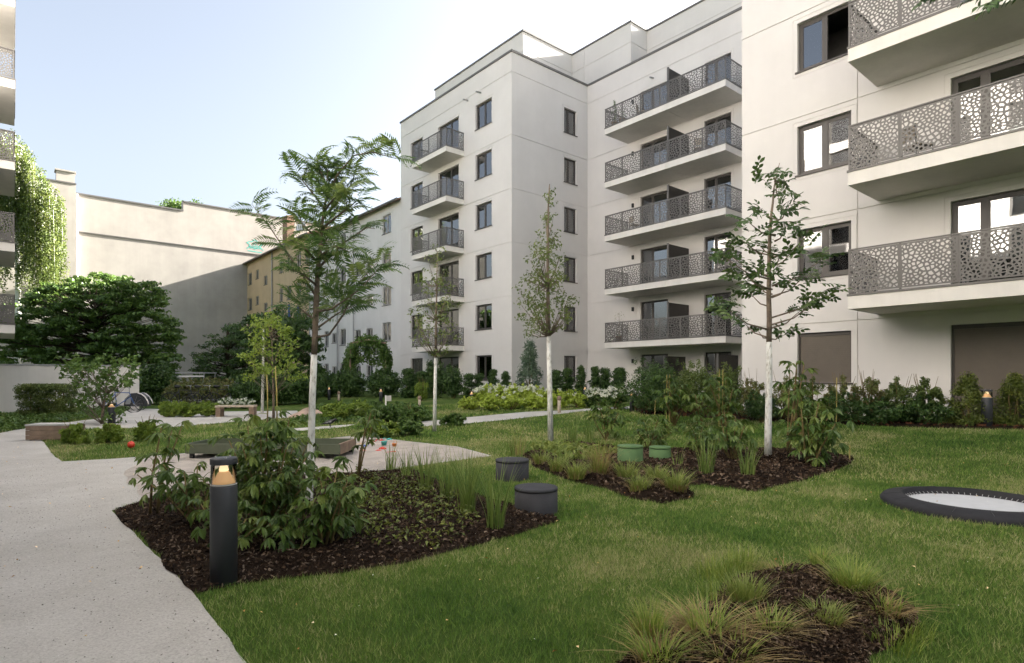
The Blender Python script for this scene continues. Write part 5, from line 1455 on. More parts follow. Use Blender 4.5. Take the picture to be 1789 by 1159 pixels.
for i, (x, y, tp, n, dr, sp, lean, mat, lab) in enumerate([
    (1135, 1152, 1055, 80, 70, .055, .35, 'g_green', 'grass clump with brown foot at the left end of the front mound'), (1235, 1145, 1050, 60, 150, .07, .9, 'g_green', 'sprawling grass clump mixing dry and green blades, second from the left in the front mound'),
    (1302, 1088, 1008, 150, 30, .07, .45, 'g_lime', 'fresh lime grass clump at the back left of the front mound'), (1345, 1140, 1065, 60, 130, .06, .7, 'g_green', 'brown-footed grass clump at the front middle of the front mound'),
    (1442, 1118, 1060, 90, 60, .06, .7, 'g_lime', 'low fresh grass clump in the centre right of the front mound'), (1490, 1062, 985, 170, 50, .08, .75, 'g_green', 'largest green grass clump at the right of the front mound'),
    (1432, 1006, 965, 60, 10, .05, .6, 'g_green', 'small grass clump at the back edge of the front mound'), (1368, 1030, 985, 20, 60, .06, 1.0, 'g_green', 'thin dry grass clump at the back of the front mound'), (1540, 1090, 1040, 30, 90, .08, 1.2, 'g_green', 'flattened dry grass at the right end of the front mound'),
    (1200, 1120, 1060, 14, 60, .07, 1.1, 'g_green', 'loose dry blades at the left rim of the front mound'), (1390, 1095, 1050, 10, 90, .10, 1.3, 'g_green', 'matted straw in the middle of the front mound'), (1150, 1190, 1105, 60, 60, .07, .9, 'g_green', 'arching grass at the lower left rim of the front mound'), (1275, 1185, 1110, 40, 110, .08, 1.0, 'g_green', 'arching dry grass at the lower rim of the front mound')]):
    clump(lab, x, y, tp - 18, int(n * 2.3), sp * 1.15, lean * 1.15, .0065, mat, FG, 380 + i, int(dr * 1.7), .7, name='tuft_grass', lift=.08, dryh=.85)
for i, (x, y) in enumerate([(1250, 1010), (1285, 1000), (1300, 990), (1580, 1110), (1560, 1130), (1260, 1050)]):
    clump(['tall unmown grass left of the front mound, lower', 'tall unmown grass at the back left of the front mound', 'tall unmown grass at the back rim of the front mound', 'tall unmown grass at the right rim of the front mound', 'tall unmown grass at the lower right rim of the front mound', 'tall unmown grass at the left rim of the front mound'][i], x, y, y - 45, 130, .13, .6, .005, 'g_green', 'unmown tufts round the front mound', 400 + i, 0, .8, name='unmown_tuft', lift=0)

# mown lawn, blade by blade near the camera
def lawn_blades():
    rng = np.random.default_rng(91)
    polys = [path_poly, sand_poly, walk_poly, bed1, bed2, bed3, bed4, tramp_poly, line_poly]
    VS = []
    for d0, d1, dens, h, w in ((2.4, 5, 5200, .036, .0054), (5, 8, 2800, .040, .0078), (8, 13, 1000, .048, .011), (13, 24, 300, .055, .022)):
        area = (d1 ** 2 - d0 ** 2) / 2 * (2850 / FOC)
        n = int(area * dens)
        d = np.sqrt(rng.uniform(d0 ** 2, d1 ** 2, n)); s = (rng.uniform(-250, 2600, n) - CX) / FOC
        X = (RT[0] * s + FR[0]) * d; Y = (RT[1] * s + FR[1]) * d
        k = (X < WALLX - .6)
        for p in polys: k &= ~inside(p, X, Y)
        X, Y = X[k], Y[k]; n = len(X)
        a = rng.random(n) * 2 * np.pi; H = h * rng.uniform(.5, 1.3, n); ln = H * rng.uniform(.2, 1.1, n)
        Z = np.interp(X, XG, [hgt(x) for x in XG])
        c, sn = np.cos(a), np.sin(a); b = a + rng.uniform(-1.2, 1.2, n)
        v0 = np.stack([X - sn * w * .5, Y + c * w * .5, Z - .004], 1); v1 = np.stack([X + sn * w * .5, Y - c * w * .5, Z - .004], 1); v2 = np.stack([X + np.cos(b) * ln, Y + np.sin(b) * ln, Z + H], 1)
        VS.append(np.stack([v0, v1, v2], 1))
    V = np.concatenate(VS).reshape(-1, 3)
    o = mk('grass', np_mesh('grass', V, np.arange(len(V)).reshape(-1, 3)), M['blade']); tag(o, kind='stuff')
lawn_blades()

def litter(name, px0, px1, d0, d1, n, size, mat, seed, z):
    rng = np.random.default_rng(seed); d = np.sqrt(rng.uniform(d0 ** 2, d1 ** 2, n)); q = (rng.uniform(px0, px1, n) - CX) / FOC; X = (RT[0] * q + FR[0]) * d; Y = (RT[1] * q + FR[1]) * d
    Z = np.interp(X, XG, [hgt(x) for x in XG]) + z * rng.uniform(.5, 1.1, n)
    cl = [((x, y, zz), (.004, .004, .002), 1) for x, y, zz in zip(X, Y, Z)]
    tag(mk(name, leaf_cloud(name, cl, size, size * .6, rng, 1.6), M[mat]), kind='stuff')
M['fallen'] = leafm('fallen_leaf', [(.16, .09, .03), (.30, .20, .08), (.42, .34, .17), (.5, .46, .36)], .1, .8, .2)
litter('fallen_leaves', -50, 1900, 3, 13, 420, .028, 'fallen', 5, .045)
litter('clover_heads', 500, 1900, 3, 10, 160, .014, 'flower', 6, .055)
litter('path_litter', -100, 420, 3, 8, 130, .014, 'chips', 8, .012)

# bark chips on the beds, grit on the path
def scatter_chips(name, poly, n, size, mat, seed, lift, mound, mslope, jit=.02):
    rng = np.random.default_rng(seed); xs = [p[0] for p in poly]; ys = [p[1] for p in poly]
    X = rng.uniform(min(xs), max(xs), n * 3); Y = rng.uniform(min(ys), max(ys), n * 3); k = inside(poly, X, Y); X, Y = X[k][:n], Y[k][:n]; n = len(X)
    Z = np.interp(X, XG, [hgt(x) for x in XG]) + lift + np.minimum(mound, edge_dist(poly, X, Y) * mslope) + rng.uniform(0, jit, n)
    c = np.stack([X, Y, Z], 1); t = rng.normal(size=(n, 3)); t[:, 2] *= .45; t /= np.linalg.norm(t, axis=1)[:, None]; q = rng.normal(size=(n, 3)); q[:, 2] *= .6; s = np.cross(t, q); s /= np.linalg.norm(s, axis=1)[:, None]; nn = np.cross(t, s)
    L = (size * rng.uniform(.4, 1.5, n))[:, None]; W = L * rng.uniform(.25, .6, n)[:, None]; Tn = W * .35
    A = [c - t * L - s * W, c + t * L - s * W * .7, c + t * L * .8 + s * W, c - t * L * .9 + s * W * .8, c + nn * Tn]
    V = np.stack(A, 1).reshape(-1, 3); b = (np.arange(n) * 5)[:, None]
    F = np.stack([b + np.array([[0, 1, 4]]), b + np.array([[1, 2, 4]]), b + np.array([[2, 3, 4]]), b + np.array([[3, 0, 4]])], 1).reshape(-1, 3)
    tag(mk(name, np_mesh(name, V, F), M[mat]), kind='stuff')
scatter_chips('bark_chips', bed1, 26000, .013, 'chips', 1, .012, .06, .14)
scatter_chips('bark_chips.001', bed2, 12000, .022, 'chips', 2, .012, .08, .3)
scatter_chips('bark_chips.002', bed3, 22000, .009, 'chips', 3, .012, .12, .45)
scatter_chips('bark_chips.003', bed4, 6000, .035, 'mulch_red', 4, .012, .05, .3)
def grit():
    rng = np.random.default_rng(17); n = 9000
    d = np.sqrt(rng.uniform(2.6 ** 2, 10 ** 2, n)); s = (rng.uniform(-150, 700, n) - CX) / FOC; X = (RT[0] * s + FR[0]) * d; Y = (RT[1] * s + FR[1]) * d
    k = inside(path_poly, X, Y) & ~inside(bed1, X, Y); X, Y = X[k], Y[k]; n = len(X); r = rng.uniform(.002, .0065, n)[:, None]
    c = np.stack([X, Y, np.full(n, .005)], 1); e = np.eye(3)
    A = [c + e[0] * r, c + e[1] * r, c - e[0] * r, c - e[1] * r, c + e[2] * r * .8 + rng.normal(size=(n, 3)) * r * .3]
    V = np.stack(A, 1).reshape(-1, 3); b = (np.arange(n) * 5)[:, None]; F = np.stack([b + np.array([[i, (i + 1) % 4, 4]]) for i in range(4)], 1).reshape(-1, 3)
    M['grit'] = leafm('path_grit', [(.10, .09, .08), (.25, .24, .22), (.45, .43, .40), (.6, .58, .55)], 0, .9, .2)
    tag(mk('path_grit', np_mesh('path_grit', V, F), M['grit']), kind='stuff')
grit()

# ------------------------------------------------------------------ street furniture and playthings
def bollard(label, x, ybase, ytop, wpx, lit=True, seed=0):
    b = G(x, ybase); d = dist(b); h = EYE + (HZ - ytop) * d / FOC - b.z; R = wpx / 2 * d / FOC
    t = thing('lamp_bollard', label, 'lamp', b, 'anthracite lamp bollards')
    lh = min(.145, h * .165); cap = .05 * h; z1 = h - lh - cap
    mb = MB(); mb.lathe([(R * 1.0, -.05), (R * 1.0, z1 - .012), (R * .96, z1 - .004), (R * .93, z1)], 28); mk('post', mb.mesh('post', True), M['anthracite'], t)
    mb = MB(); mb.lathe([(R * .97, z1 + .002), (R * .97, z1 + .008), (R * .90, z1 + .012)], 28); mk('collar', mb.mesh('collar', True), M['concrete'], t)
    mb = MB(); mb.lathe([(R * .94, z1 + .010), (R * .94, z1 + lh)], 28); mb.f = mb.f[:-2]; mk('lamp_glass', mb.mesh('lamp_glass', True), M['lampglass'], t)
    mb = MB(); mb.lathe([(R * .86, z1 + .009), (R * .66, z1 + lh * .28), (R * .46, z1 + lh * .58), (R * .34, z1 + lh * .66)], 24); mk('lamp_cone', mb.mesh('lamp_cone', True), M['lamp'], t)
    mb = MB(); mb.lathe([(.0005, z1 + lh * .56), (R * .26, z1 + lh * .60), (R * .36, z1 + lh * .72), (R * .30, z1 + lh * .88), (R * .2, z1 + lh * .97)], 20); mk('bulb', mb.mesh('bulb', True), M['lamp_core'], t)
    mb = MB(); mb.lathe([(R * .99, z1 + lh + .001), (R * 1.0, z1 + lh + .006), (R * 1.0, h - .006), (R * .97, h)], 28); cp = mk('cap', mb.mesh('cap', True), M['anthracite'], t)
    mb = MB()
    for k in range(3):
        a = k * 2.1 + .5; mb.lathe([(R * .09, h + .001), (R * .09, h + .010)], 8, (R * .6 * math.cos(a), R * .6 * math.sin(a), 0))
    mk('bolt', mb.mesh('bolt'), M['zinc'], cp)
    return t
bollard('large nearest anthracite lamp bollard, glowing at the top, between path and front bed', 391, 1020, 800, 44)
bollard('anthracite lamp bollard with glowing head between the two yew cones', 1724, 748, 681, 16.5)
bollard('anthracite lamp bollard with glowing head beside the small magnolia-like tree', 195, 741, 704, 12)
bollard('far lamp bollard behind the white signpost', 665.5, 706, 679, 6)
bollard('far lamp bollard left of the first hydrangeas', 824, 714, 683, 7)
bollard('small far lamp bollard before the hedge shrubs of the off-white house', 575, 699, 676, 5)
bollard('far lamp bollard partly hidden behind the hydrangeas on the right', 1022, 704, 675, 6)
bollard('lamp bollard half hidden between the white hydrangea and the dark shrub', 1104, 720, 684, 8)

def stool(label, x, ytop_c, ybase_c, wpx, mat, cat='stool'):
    b = G(x, ybase_c); d = dist(b); R = wpx / 2 * d / FOC; h = EYE + (HZ - ytop_c) * d / FOC - b.z
    t = thing('cylinder_stool', label, cat, b, 'cylinder stools in the grass')
    mb = MB(); mb.lathe([(R * .985, -.05), (R, .02), (R, h - .035)], 40); mk('body', mb.mesh('body', True), M[mat], t)
    mb = MB(); mb.lathe([(R * 1.012, h - .034), (R * 1.015, h - .014), (R * .985, h - .002), (R * .9, h + .001), (0.0001, h + .002)], 40); mk('seat', mb.mesh('seat', True), M[mat], t)
stool('nearer and larger dark cylinder stool at the corner of the front bed', 936.5, 850, 895, 75, 'seat_dark')
stool('farther dark cylinder stool standing in the grass behind the other', 895, 802, 838, 58, 'seat_dark')
stool('green cylinder stool behind the lime grasses, the left one', 1101, 778, 815, 44, 'seat_green')
stool('green cylinder stool under the leafy shrub, the right one', 1153, 780, 809, 37, 'seat_green')

def trampoline():
    t = thing('ground_trampoline', 'round trampoline sunk into the lawn with black rubber rim and pale grey mat', 'trampoline', TR_C)
    R = TR_R; n = 48
    mb = MB(); mb.lathe([(R, -.03), (R + .01, .04), (R - .02, .075), (R - .19, .105), (R - .21, .10), (R - .215, -.06)], 64); mb.f = mb.f[:-2]
    mk('rubber_rim', mb.mesh('rubber_rim', True), M['rubber'], t)
    mb = MB()
    for k in range(16):
        a = k * 2 * math.pi / 16
        c, s = math.cos(a), math.sin(a)
        mb.tube([((R - .19) * c, (R - .19) * s, .105), ((R - .03) * c, (R - .03) * s, .076)], .004, 4)
    mk('seam', mb.mesh('seam'), M['black'], t)
    mb = MB(); prof = [(R - .222, .026), (R - .4, .020), (.2, .014), (.0001, .014)]; mb.lathe(prof, 64); mb.f = [f for f in mb.f if len(f) == 4]
    mk('mat', mb.mesh('mat', True), M['mat'], t)
    mb = MB()
    for k in range(72):
        a = k * 2 * math.pi / 72; c, s = math.cos(a), math.sin(a); mb.tube([((R - .214) * c, (R - .214) * s, .05), ((R - .25) * c, (R - .25) * s, .028)], .004, 4)
    tag(mk('spring', mb.mesh('spring'), M['zinc'], t), kind='stuff')
trampoline()

def camrot(): return math.atan2(RT[1], RT[0])
def block_bench():
    b = G(98, 768); rz = camrot() + .12
    t = thing('block_bench', 'wooden block bench with pale top and reddish plank sides at the path edge', 'bench', b, None, rz)
    L, D, h = .95, .5, .36
    for i in range(3):
        z0 = .02 + i * .105
        for y in (-D / 2, D / 2 - .03):
            mb = MB(); mb.box(-L / 2, L / 2, y, y + .03, z0, z0 + .098); mk('plank', mb.mesh('plank'), M['wood'], t)
    for x in (-L / 2 + .06, L / 2 - .12):
        mb = MB(); mb.box(x, x + .05, -D / 2 + .035, D / 2 - .035, .0, h - .035); mk('support', mb.mesh('support'), M['black'], t)
    for i in range(4):
        mb = MB(); y = -D / 2 - .01 + i * .131; mb.box(-L / 2 - .01, L / 2 + .01, y, y + .125, h - .033, h); mk('top_plank', mb.mesh('top_plank'), M['concrete'], t)
block_bench()
def plank_bench():
    b = G(413, 728); d = dist(b); rz = camrot() + .15
    t = thing('plank_bench', 'low plank bench with dark underside and brick-like foot before the white flowers', 'bench', b, None, rz)
    L = 64 * d / FOC; h = .40
    for i in range(3):
        mb = MB(); y = -.22 + i * .15; mb.box(-L / 2, L / 2, y, y + .142, h - .06, h); mk('plank', mb.mesh('plank'), M['wood_pale'], t)
    for x in (-L / 2 + .02, L / 2 - .18):
        for k in range(4):
            mb = MB(); mb.box(x, x + .16, -.21, .21, k * .084, k * .084 + .08); mk('foot_block', mb.mesh('foot_block'), M['wood'], t)
plank_bench()
def sand_table():
    b = (G(333, 806) + G(582, 804)) / 2; b = b + Vector((FR[0], FR[1], 0)) * .5; b.z = 0; rz = camrot() - .03
    t = thing('sand_table', 'low olive green board frame on short dark legs standing in the play sand', 'sand table', b, None, rz)
    L = (G(600, 800) - G(333, 804)).length + .12; D = .95; z0, z1 = .11, .275
    mb = MB(); mb.box(-L / 2, L / 2, -D / 2, -D / 2 + .035, z0, z1); mk('front_board', mb.mesh('front_board'), M['olive'], t)
    mb = MB(); mb.box(-L / 2, L / 2, D / 2 - .035, D / 2, z0, z1); mk('back_board', mb.mesh('back_board'), M['olive'], t)
    for x in (-L / 2, L / 2 - .035):
        mb = MB(); mb.box(x, x + .035, -D / 2 + .037, D / 2 - .037, z0 - .01, z1 + .005); mk('end_board', mb.mesh('end_board'), M['wood' if x > 0 else 'olive'], t)
    for i in range(5):
        mb = MB(); y = -D / 2 + .04 + i * .175; mb.box(-L / 2 + .04, L / 2 - .04, y, y + .168, z0 + .01, z0 + .03); mk('floor_board', mb.mesh('floor_board'), M['olive'], t)
    for x in (-L / 2 + .05, 0, L / 2 - .11):
        for y in (-D / 2 + .04, D / 2 - .10):
            mb = MB(); mb.box(x, x + .06, y, y + .06, -.04, z0 + .008); mk('leg', mb.mesh('leg'), M['black'], t)
sand_table()

# toys
def toy_at(kind, x, y, mat, label, s=1.0):
    b = G(x, y); b.z += .012; mb = MB()
    if kind == 'ball':
        mb.lathe([(.0001 if i in (0, 8) else .075 * s * math.sin(math.pi * i / 8), .07 * s - .075 * s * math.cos(math.pi * i / 8)) for i in range(9)], 16); nm = 'ball'
        mb.lathe([(.011, .142 * s), (.011, .150 * s)], 8)
    elif kind == 'bucket':
        mb.lathe([(.055 * s, 0), (.075 * s, .12 * s), (.083 * s, .12 * s), (.083 * s, .13 * s), (.072 * s, .13 * s), (.052 * s, .012)], 16); nm = 'toy_bucket'
        mb.tube([(.08 * s * math.cos(a), .02, .13 * s + .09 * s * math.sin(a)) for a in [math.pi * k / 8 for k in range(9)]], .004, 5)
    elif kind == 'mould':
        mb.lathe([(.06 * s, 0), (.055 * s, .03 * s), (.035 * s, .05 * s), (.03 * s, .045 * s)], 10); nm = 'sand_mould'
        for k in range(5): mb.lathe([(.025 * s, 0), (.02 * s, .035 * s)], 8, (.055 * s * math.cos(k * 1.26), .055 * s * math.sin(k * 1.26), 0))
    else:
        nm = 'toy_shovel'
        mb.tube([(-.14 * s, 0, .03), (.02 * s, 0, .015)], .009, 6); mb.box(-.17 * s, -.14 * s, -.03 * s, .03 * s, .022, .04)
        n = len(mb.v); mb.v += [(.02 * s, -.035 * s, .012), (.13 * s, -.03 * s, .02), (.15 * s, 0, .022), (.13 * s, .03 * s, .02), (.02 * s, .035 * s, .012), (.02 * s, -.035 * s, .0), (.13 * s, -.03 * s, .005), (.15 * s, 0, .008), (.13 * s, .03 * s, .005), (.02 * s, .035 * s, .0)]
        mb.f += [(n, n + 1, n + 2, n + 3, n + 4), (n + 9, n + 8, n + 7, n + 6, n + 5)] + [(n + i, n + 5 + i, n + 5 + (i + 1) % 5, n + (i + 1) % 5) for i in range(5)]
    o = mk(nm, mb.mesh(nm, True), M[mat], None, b, (0, 0, rnd.uniform(0, 6.28)))
    tag(o, label, 'ball' if kind == 'ball' else 'toy', 'toys in the play sand' if kind != 'ball' else None)
toy_at('ball', 229, 784, 'red', 'bright red ball on the strip lawn', .9)
toy_at('bucket', 671, 781, 'turq', 'turquoise toy bucket in the play sand', .8)
toy_at('mould', 668, 787, 'red', 'red toy right below the turquoise bucket', 1.0)
toy_at('shovel', 673, 794, 'red', 'red toy shovel lying nearest the camera in the play sand', 1.1)
toy_at('mould', 661, 791, 'red', 'small red sand mould left of the nearest red shovel', .8)
toy_at('mould', 638, 783, 'blue', 'dark blue sand mould near the end of the sand table', 1.0)
toy_at('mould', 634, 791, 'pink', 'salmon-coloured sand mould before the dark blue one', .9)
toy_at('bucket', 689, 783, 'orange', 'orange toy bucket right of the turquoise one', .6)
toy_at('shovel', 656, 773, 'red', 'red toy shovel at the back of the play sand', .9)
toy_at('mould', 667, 772, 'red', 'red sand mould at the back of the play sand', .8)
toy_at('mould', 680, 770, 'turq', 'greenish sand mould at the back rim of the play sand', .8)
toy_at('shovel', 620, 779, 'yellow', 'yellowish toy shovel right behind the sand table', 1.0)

# pinkish sand heap in the meadow
def heap():
    rng = np.random.default_rng(4); b = G(538, 728); d = dist(b)
    mb = MB(); n = 22; rings = 6
    for j in range(rings + 1):
        for k in range(n):
            a = 2 * math.pi * k / n; q = 1 - j / rings; x = 33 * d / FOC * q * math.cos(a); y = .9 * q * math.sin(a)
            z = .26 * (1 - q ** 1.6) * (1 + .25 * math.sin(3 * a + 1)) + rng.normal() * .012 - (.02 if j == 0 else 0)
            mb.v.append((RT[0] * x + FR[0] * y, RT[1] * x + FR[1] * y, z))
    for j in range(rings):
        for k in range(n):
            k2 = (k + 1) % n; mb.f.append((j * n + k, j * n + k2, (j + 1) * n + k2, (j + 1) * n + k))
    M['pinksand'] = surf('pinkish_sand', (.55, .40, .31), .95, .15, 4, 30, .8, .03, .1)
    tag(mk('sand_heap', mb.mesh('sand_heap', True), M['pinksand'], None, b), 'pinkish sand heap in the meadow behind the feathery tree', 'sand heap')
heap()

def bird():
    b = G(577, 748); d = dist(b); t = thing('bird', 'small dark bird standing on the lawn behind the sand table', 'bird', b, None, camrot())
    mb = MB(); mb.tube([(-.26, 0, .10), (-.18, 0, .12), (-.10, 0, .145), (-.02, 0, .165), (.06, 0, .185), (.10, 0, .215), (.13, 0, .235), (.155, 0, .235), (.17, 0, .232), (.205, 0, .225)], [.012, .022, .045, .062, .055, .038, .034, .026, .012, .003], 10)
    for s in (-.022, .022): mb.tube([(-.01, s, .12), (0, s, .05), (-.005, s, -.01), (.03, s, .0)], [.012, .006, .005, .004], 5)
    mk('body', mb.mesh('body', True), M['black'], t)
    mb = MB()
    for s in (-1, 1): mb.poly([(.06, s * .05, .20), (-.02, s * .066, .185), (-.16, s * .045, .13), (-.20, s * .03, .12), (-.08, s * .058, .14), (.04, s * .06, .16)])
    mk('wing', mb.mesh('wing'), M['grey_cloth'], t)
bird()

def sign_post():
    b = G(674, 719); d = dist(b); t = thing('sign_post', 'thin white post with a small pale board in the meadow', 'sign', b, None, camrot()); h = EYE + (HZ - 691) * d / FOC - b.z
    mb = MB(); mb.box(-.025, .025, -.025, .025, -.05, h); mk('post', mb.mesh('post'), M['dish'], t)
    mb = MB(); mb.box(.027, .21, -.01, .01, h - .22, h - .01); mk('board', mb.mesh('board'), M['concrete'], t)
sign_post()
def peg(x, yt, yb, label):
    b = G(x, yb); d = dist(b); h = EYE + (HZ - yt) * d / FOC - b.z; t = thing('wooden_post', label, 'post', b)
    mb = MB(); mb.lathe([(.055, -.05), (.055, h - .14)], 12); mk('post', mb.mesh('post', True), M['wood_pale'], t)
    mb = MB(); mb.lathe([(.062, h - .138), (.075, h - .11), (.075, h - .05), (.04, h)], 12); mk('cap', mb.mesh('cap', True), M['wood'], t)
peg(977, 692, 722, 'short reddish wooden post with dark cap beside the garden path')
peg(733, 692, 714, 'short reddish wooden post in the meadow left of the thin young tree')
peg(592, 684, 700, 'short pale post before the dark hedge shrubs')

def wheel(t, c, R, name='wheel', ax='y'):
    mb = MB(); n = 26
    mb.tube([(R * math.cos(2 * math.pi * k / n), 0, R * math.sin(2 * math.pi * k / n)) for k in range(n + 1)], .018, 6, cap=False)
    w = mk(name, mb.mesh('tyre', True), M['black'], t, c)
    mb = MB()
    for k in range(10): a = 2 * math.pi * k / 10; mb.tube([(0, .01 * (-1) ** k, 0), (R * .97 * math.cos(a), 0, R * .97 * math.sin(a))], .003, 3)
    mb.tube([(0, -.04, 0), (0, .04, 0)], .025, 8); mk('spokes', mb.mesh('spokes'), M['zinc'], w)

def bicycle(label, x, y, rz, mat, seed):
    b = G(x, y); t = thing('bicycle', label, 'bicycle', b, 'parked bicycles', camrot() + rz); R = .33
    wheel(t, (-.52, 0, R), R); wheel(t, (.52, 0, R), R)
    mb = MB(); S = (-.14, 0, .80); BB = (-.08, 0, .28); Hd = (.36, 0, .78); H2 = (.40, 0, .62)
    for a, c in ((S, BB), (BB, H2), (S, Hd), (BB, (-.52, 0, R)), ((-.13, 0, .74), (-.52, 0, R)), (Hd, H2)): mb.tube([a, c], .017, 6)
    for s in (-.05, .05): mb.tube([H2, (.43, s, .55), (.52, s, R)], .012, 5)
    mk('frame', mb.mesh('frame', True), M[mat], t)
    mb = MB(); mb.tube([Hd, (.35, 0, .95)], .013, 6); mb.tube([(.22, -.27, .98), (.33, -.2, 1.0), (.36, 0, .96), (.33, .2, 1.0), (.22, .27, .98)], .013, 6); mk('handlebar', mb.mesh('handlebar', True), M['zinc'], t)
    mb = MB(); mb.tube([S, (-.16, 0, .92)], .013, 6); mb.tube([(-.30, 0, .945), (-.22, 0, .955), (-.12, 0, .95), (-.02, 0, .945)], [.05, .075, .05, .02], 8); mk('saddle', mb.mesh('saddle', True), M['black'], t)
    mb = MB(); mb.lathe([(.09, -.005), (.09, .005)], 14); o = mk('crank', mb.mesh('crank'), M['zinc'], t, (-.08, .03, .28), (math.pi / 2, 0, 0))
    mb = MB(); mb.tube([(-.20, 0, .70), (-.62, 0, .70)], .012, 5); mb.tube([(-.62, .06, .70), (-.52, .02, R)], .008, 5); mb.tube([(-.62, -.06, .70), (-.52, -.02, R)], .008, 5); mk('rack', mb.mesh('rack'), M['black'], t)
bicycle('dark bicycle parked before the brownish hedge, nearest the trailer', 318, 712, .3, 'anthracite', 1)
bicycle('dark bicycle parked before the brownish hedge, in the middle', 352, 711, .1, 'black', 2)
bicycle('dark bicycle parked before the brownish hedge, nearest the plank bench', 385, 710, .2, 'anthracite', 3)
bicycle('blue-grey bicycle leaning behind the left lamp bollard', 208, 722, .9, 'blue', 4)
def trailer():
    b = G(240, 717); t = thing('bicycle_trailer', 'child bicycle trailer with dark cover and pale arched hood', 'trailer', b, None, camrot() + .25); t.scale = (.78, .78, .78)
    for y in (-.38, .38): wheel(t, (.05, y, .27), .27)
    mb = MB(); prof = [(-.55, .22), (-.50, .62), (-.20, .92), (.20, .95), (.48, .70), (.58, .22)]
    for y in (-.31, .31): mb.poly([(x, y, z) for x, z in prof])
    for i in range(len(prof)):
        a, c = prof[i], prof[(i + 1) % len(prof)]; mb.quad((a[0], -.31, a[1]), (c[0], -.31, c[1]), (c[0], .31, c[1]), (a[0], .31, a[1]))
    mk('body', mb.mesh('body'), M['anthracite'], t)
    mb = MB()
    for y in (-.33, .33): mb.tube([(.12, y, .93), (.30, y, .88), (.46, y, .74), (.60, y, .50), (.64, y, .34)], .03, 8)
    mk('hood_bow', mb.mesh('hood_bow', True), M['dish'], t)
    mb = MB(); mb.quad((-.53, -.316, .35), (-.47, -.316, .62), (-.22, -.316, .86), (-.2, -.316, .35)); mk('window_flap', mb.mesh('window_flap'), M['grey_cloth'], t)
    mb = MB(); mb.tube([(-.5, -.2, .25), (-.9, -.15, .3), (-1.2, -.05, .4)], .018, 6); mk('tow_bar', mb.mesh('tow_bar', True), M['zinc'], t)
trailer()
def shelter():
    b = P(335, 700, 33.0); b.z = 0; t = thing('bicycle_shelter', 'low open bicycle shelter with a thin pale flat roof beyond the hedge', 'shelter', b, None, camrot())
    z = EYE + (HZ - 652) * 33 / FOC
    mb = MB(); mb.box(-1.0, 1.05, -.7, .7, z - .03, z + .05); mk('roof', mb.mesh('roof'), M['zinc'], t)
    mb = MB(); mb.box(-.85, 1.0, -.66, -.6, z - .22, z - .14); mk('beam', mb.mesh('beam'), M['dish'], t)
    for x in (-.8, .95):
        for y in (-.6, .6): mb = MB(); mb.box(x, x + .06, y, y + .06, -.05, z - .032); mk('post', mb.mesh('post'), M['zinc'], t)
shelter()
def garden_wall():
    t = thing('garden_wall', 'white rendered garden wall below the left balconies', 'wall', (1.2, 30.5, 0)); h = 1.85
    mb = MB(); mb.box(-2.95, 3.1, 0, .25, -.1, h); mk('wall', mb.mesh('wall'), M['slab'], t)
    mb = MB(); mb.box(-2.96, 3.14, -.03, .28, h + .002, h + .06); mk('coping', mb.mesh('coping'), M['zinc'], t)
garden_wall()

# plants on the balconies
def balcony_plant(x, y, d, h, mat, label, shape):
    p = P(x, y, d); t = thing('potted_plant', label, 'potted plant', p)
    mb = MB(); mb.lathe([(.10, 0), (.14, .24), (.15, .24), (.15, .27), (.12, .27), (.11, .2)], 14); mk('pot', mb.mesh('pot', True), M['wood'], t)
    rng = np.random.default_rng(int(x)); r = random.Random(int(x)); cl = []
    for i in range(26):
        z = r.random(); q = (1 - z) * .13 if shape == 'cone' else .16
        cl.append(((r.uniform(-q, q), r.uniform(-q, q), .27 + z * h), (.06, .06, .1), 18 if shape == 'cone' else 5))
    mk('foliage', leaf_cloud('foliage', cl, .06, .02, rng), M[mat], t)
    mb = MB(); mb.tube([(0, 0, .2), (.01, 0, .27 + h * .5), (0, 0, .25 + h)], [.014, .01, .004], 5); mk('stem', mb.mesh('stem'), M['stem'], t)
def on_balcony(X, Y, z): 
    return Vector((X, Y, z))
def bplant(X, Y, k, h, mat, label, shape, seed):
    t = thing('potted_plant', label, 'potted plant', (X, Y, F_[k] + .125))
    mb = MB(); mb.lathe([(.13, 0), (.17, .3), (.18, .3), (.18, .34), (.15, .34), (.14, .26)], 14); mk('pot', mb.mesh('pot', True), M['wood'], t)
    rng = np.random.default_rng(seed); r = random.Random(seed); cl = []
    for i in range(34):
        z = r.random(); q = (1 - z) * .16 + .02 if shape == 'cone' else .22
        cl.append(((r.uniform(-q, q), r.uniform(-q, q), .34 + z * h), (.06, .06, .1), 18 if shape == 'cone' else 3))
    mk('foliage', leaf_cloud('foliage', cl, .07, .025, rng), M[mat], t)
    mb = MB(); mb.tube([(0, 0, .25), (.01, 0, .34 + h * .5), (0, 0, .32 + h)], [.016, .012, .004], 5); mk('stem', mb.mesh('stem'), M['stem'], t)
bplant(24.95, 20.9, 6, 1.15, 'leaf_dark', 'small potted cypress at the far end of the topmost long balcony', 'cone', 1)
bplant(24.95, 20.4, 6, .5, 'leaf_mid', 'low potted plant beside the cypress on the topmost long balcony', 'x', 2)
bplant(24.95, 20.6, 2, 1.3, 'leaf_red', 'thin straggly potted plant at the far end of the lowest long balcony', 'x', 3)

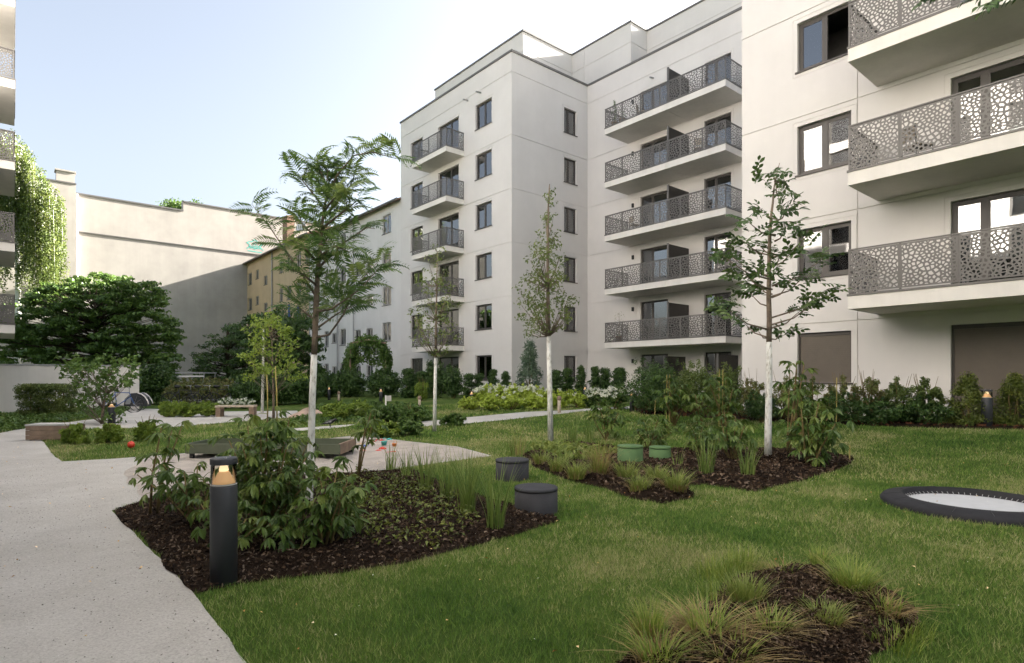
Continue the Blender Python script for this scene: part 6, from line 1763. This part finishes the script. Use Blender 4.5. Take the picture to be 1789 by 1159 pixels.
def balcony_chair(X, Y, k, rz, label):
    t = thing('balcony_chair', label, 'chair', (X, Y, F_[k] + .122), 'chairs on the balconies', rz)
    mb = MB(); mb.box(-.22, .22, -.22, .22, .42, .45); mk('seat', mb.mesh('seat'), M['wood_pale'], t)
    mb = MB(); mb.box(-.22, .22, .20, .225, .55, .88); mk('backrest', mb.mesh('backrest'), M['wood_pale'], t)
    for x in (-.2, .2):
        mb = MB(); mb.tube([(x, -.2, 0), (x, -.2, .42)], .014, 6); mk('leg', mb.mesh('leg'), M['anthracite'], t)
        mb = MB(); mb.tube([(x, .2, 0), (x, .212, .42), (x, .23, .88)], .014, 6); mk('leg', mb.mesh('leg'), M['anthracite'], t)
balcony_chair(25.3, 19.4, 6, .4, 'chair on the topmost long balcony, between the cypress and the dark screen')
balcony_chair(25.3, 16.0, 5, 2.2, 'chair on the second highest long balcony, near its right end')
balcony_chair(25.4, 19.9, 4, 1.2, 'chair on the long balcony third from the top, at its far half')
balcony_chair(15.6, 4.3, 3, 1.0, 'chair on the upper wide balcony of the near block')

# overhanging tree standing just right of the picture
def overhang():
    r = random.Random(99); d = 4.6; b = P(2240, 700, 5.6); b.z = hgt(b.x)
    t = thing('overhanging_tree', 'tree whose leafy branch tips hang into the top right corner', 'tree', b)
    mb = MB(); top = P(2220, -260, 5.5) - b
    mb.tube([(0, 0, -.1), top * .4 + Vector((.05, 0, 0)), top * .75, top], [.075, .068, .055, .03], 10)
    tips = [(1632, -12), (1655, -22), (1735, 2), (1720, -18), (1690, -40), (1780, -40), (1850, -60), (1900, -120), (1820, -160), (1950, -40), (2000, -200), (1880, 10)]
    for x, y in tips:
        e = P(x, y, d + r.uniform(-.1, .1)) - b; s = top * r.uniform(.72, .95)
        mb.tube([s, s.lerp(e, .5) + Vector((0, 0, .18)), e], [.03, .016, .004], 6)
        for k in range(5):
            ax = (e - s).normalized() + Vector((r.uniform(-.6, .6), r.uniform(-.6, .6), r.uniform(-.5, .1)))
            mk('leaf_spray', SPRAY[r.randrange(4)], None, t, e - ax.normalized() * .12 * k * .5, orient(ax, r.uniform(-.5, .5)), (.75,) * 3)
    mk('trunk', mb.mesh('trunk', True), M['bark'], t)
overhang()
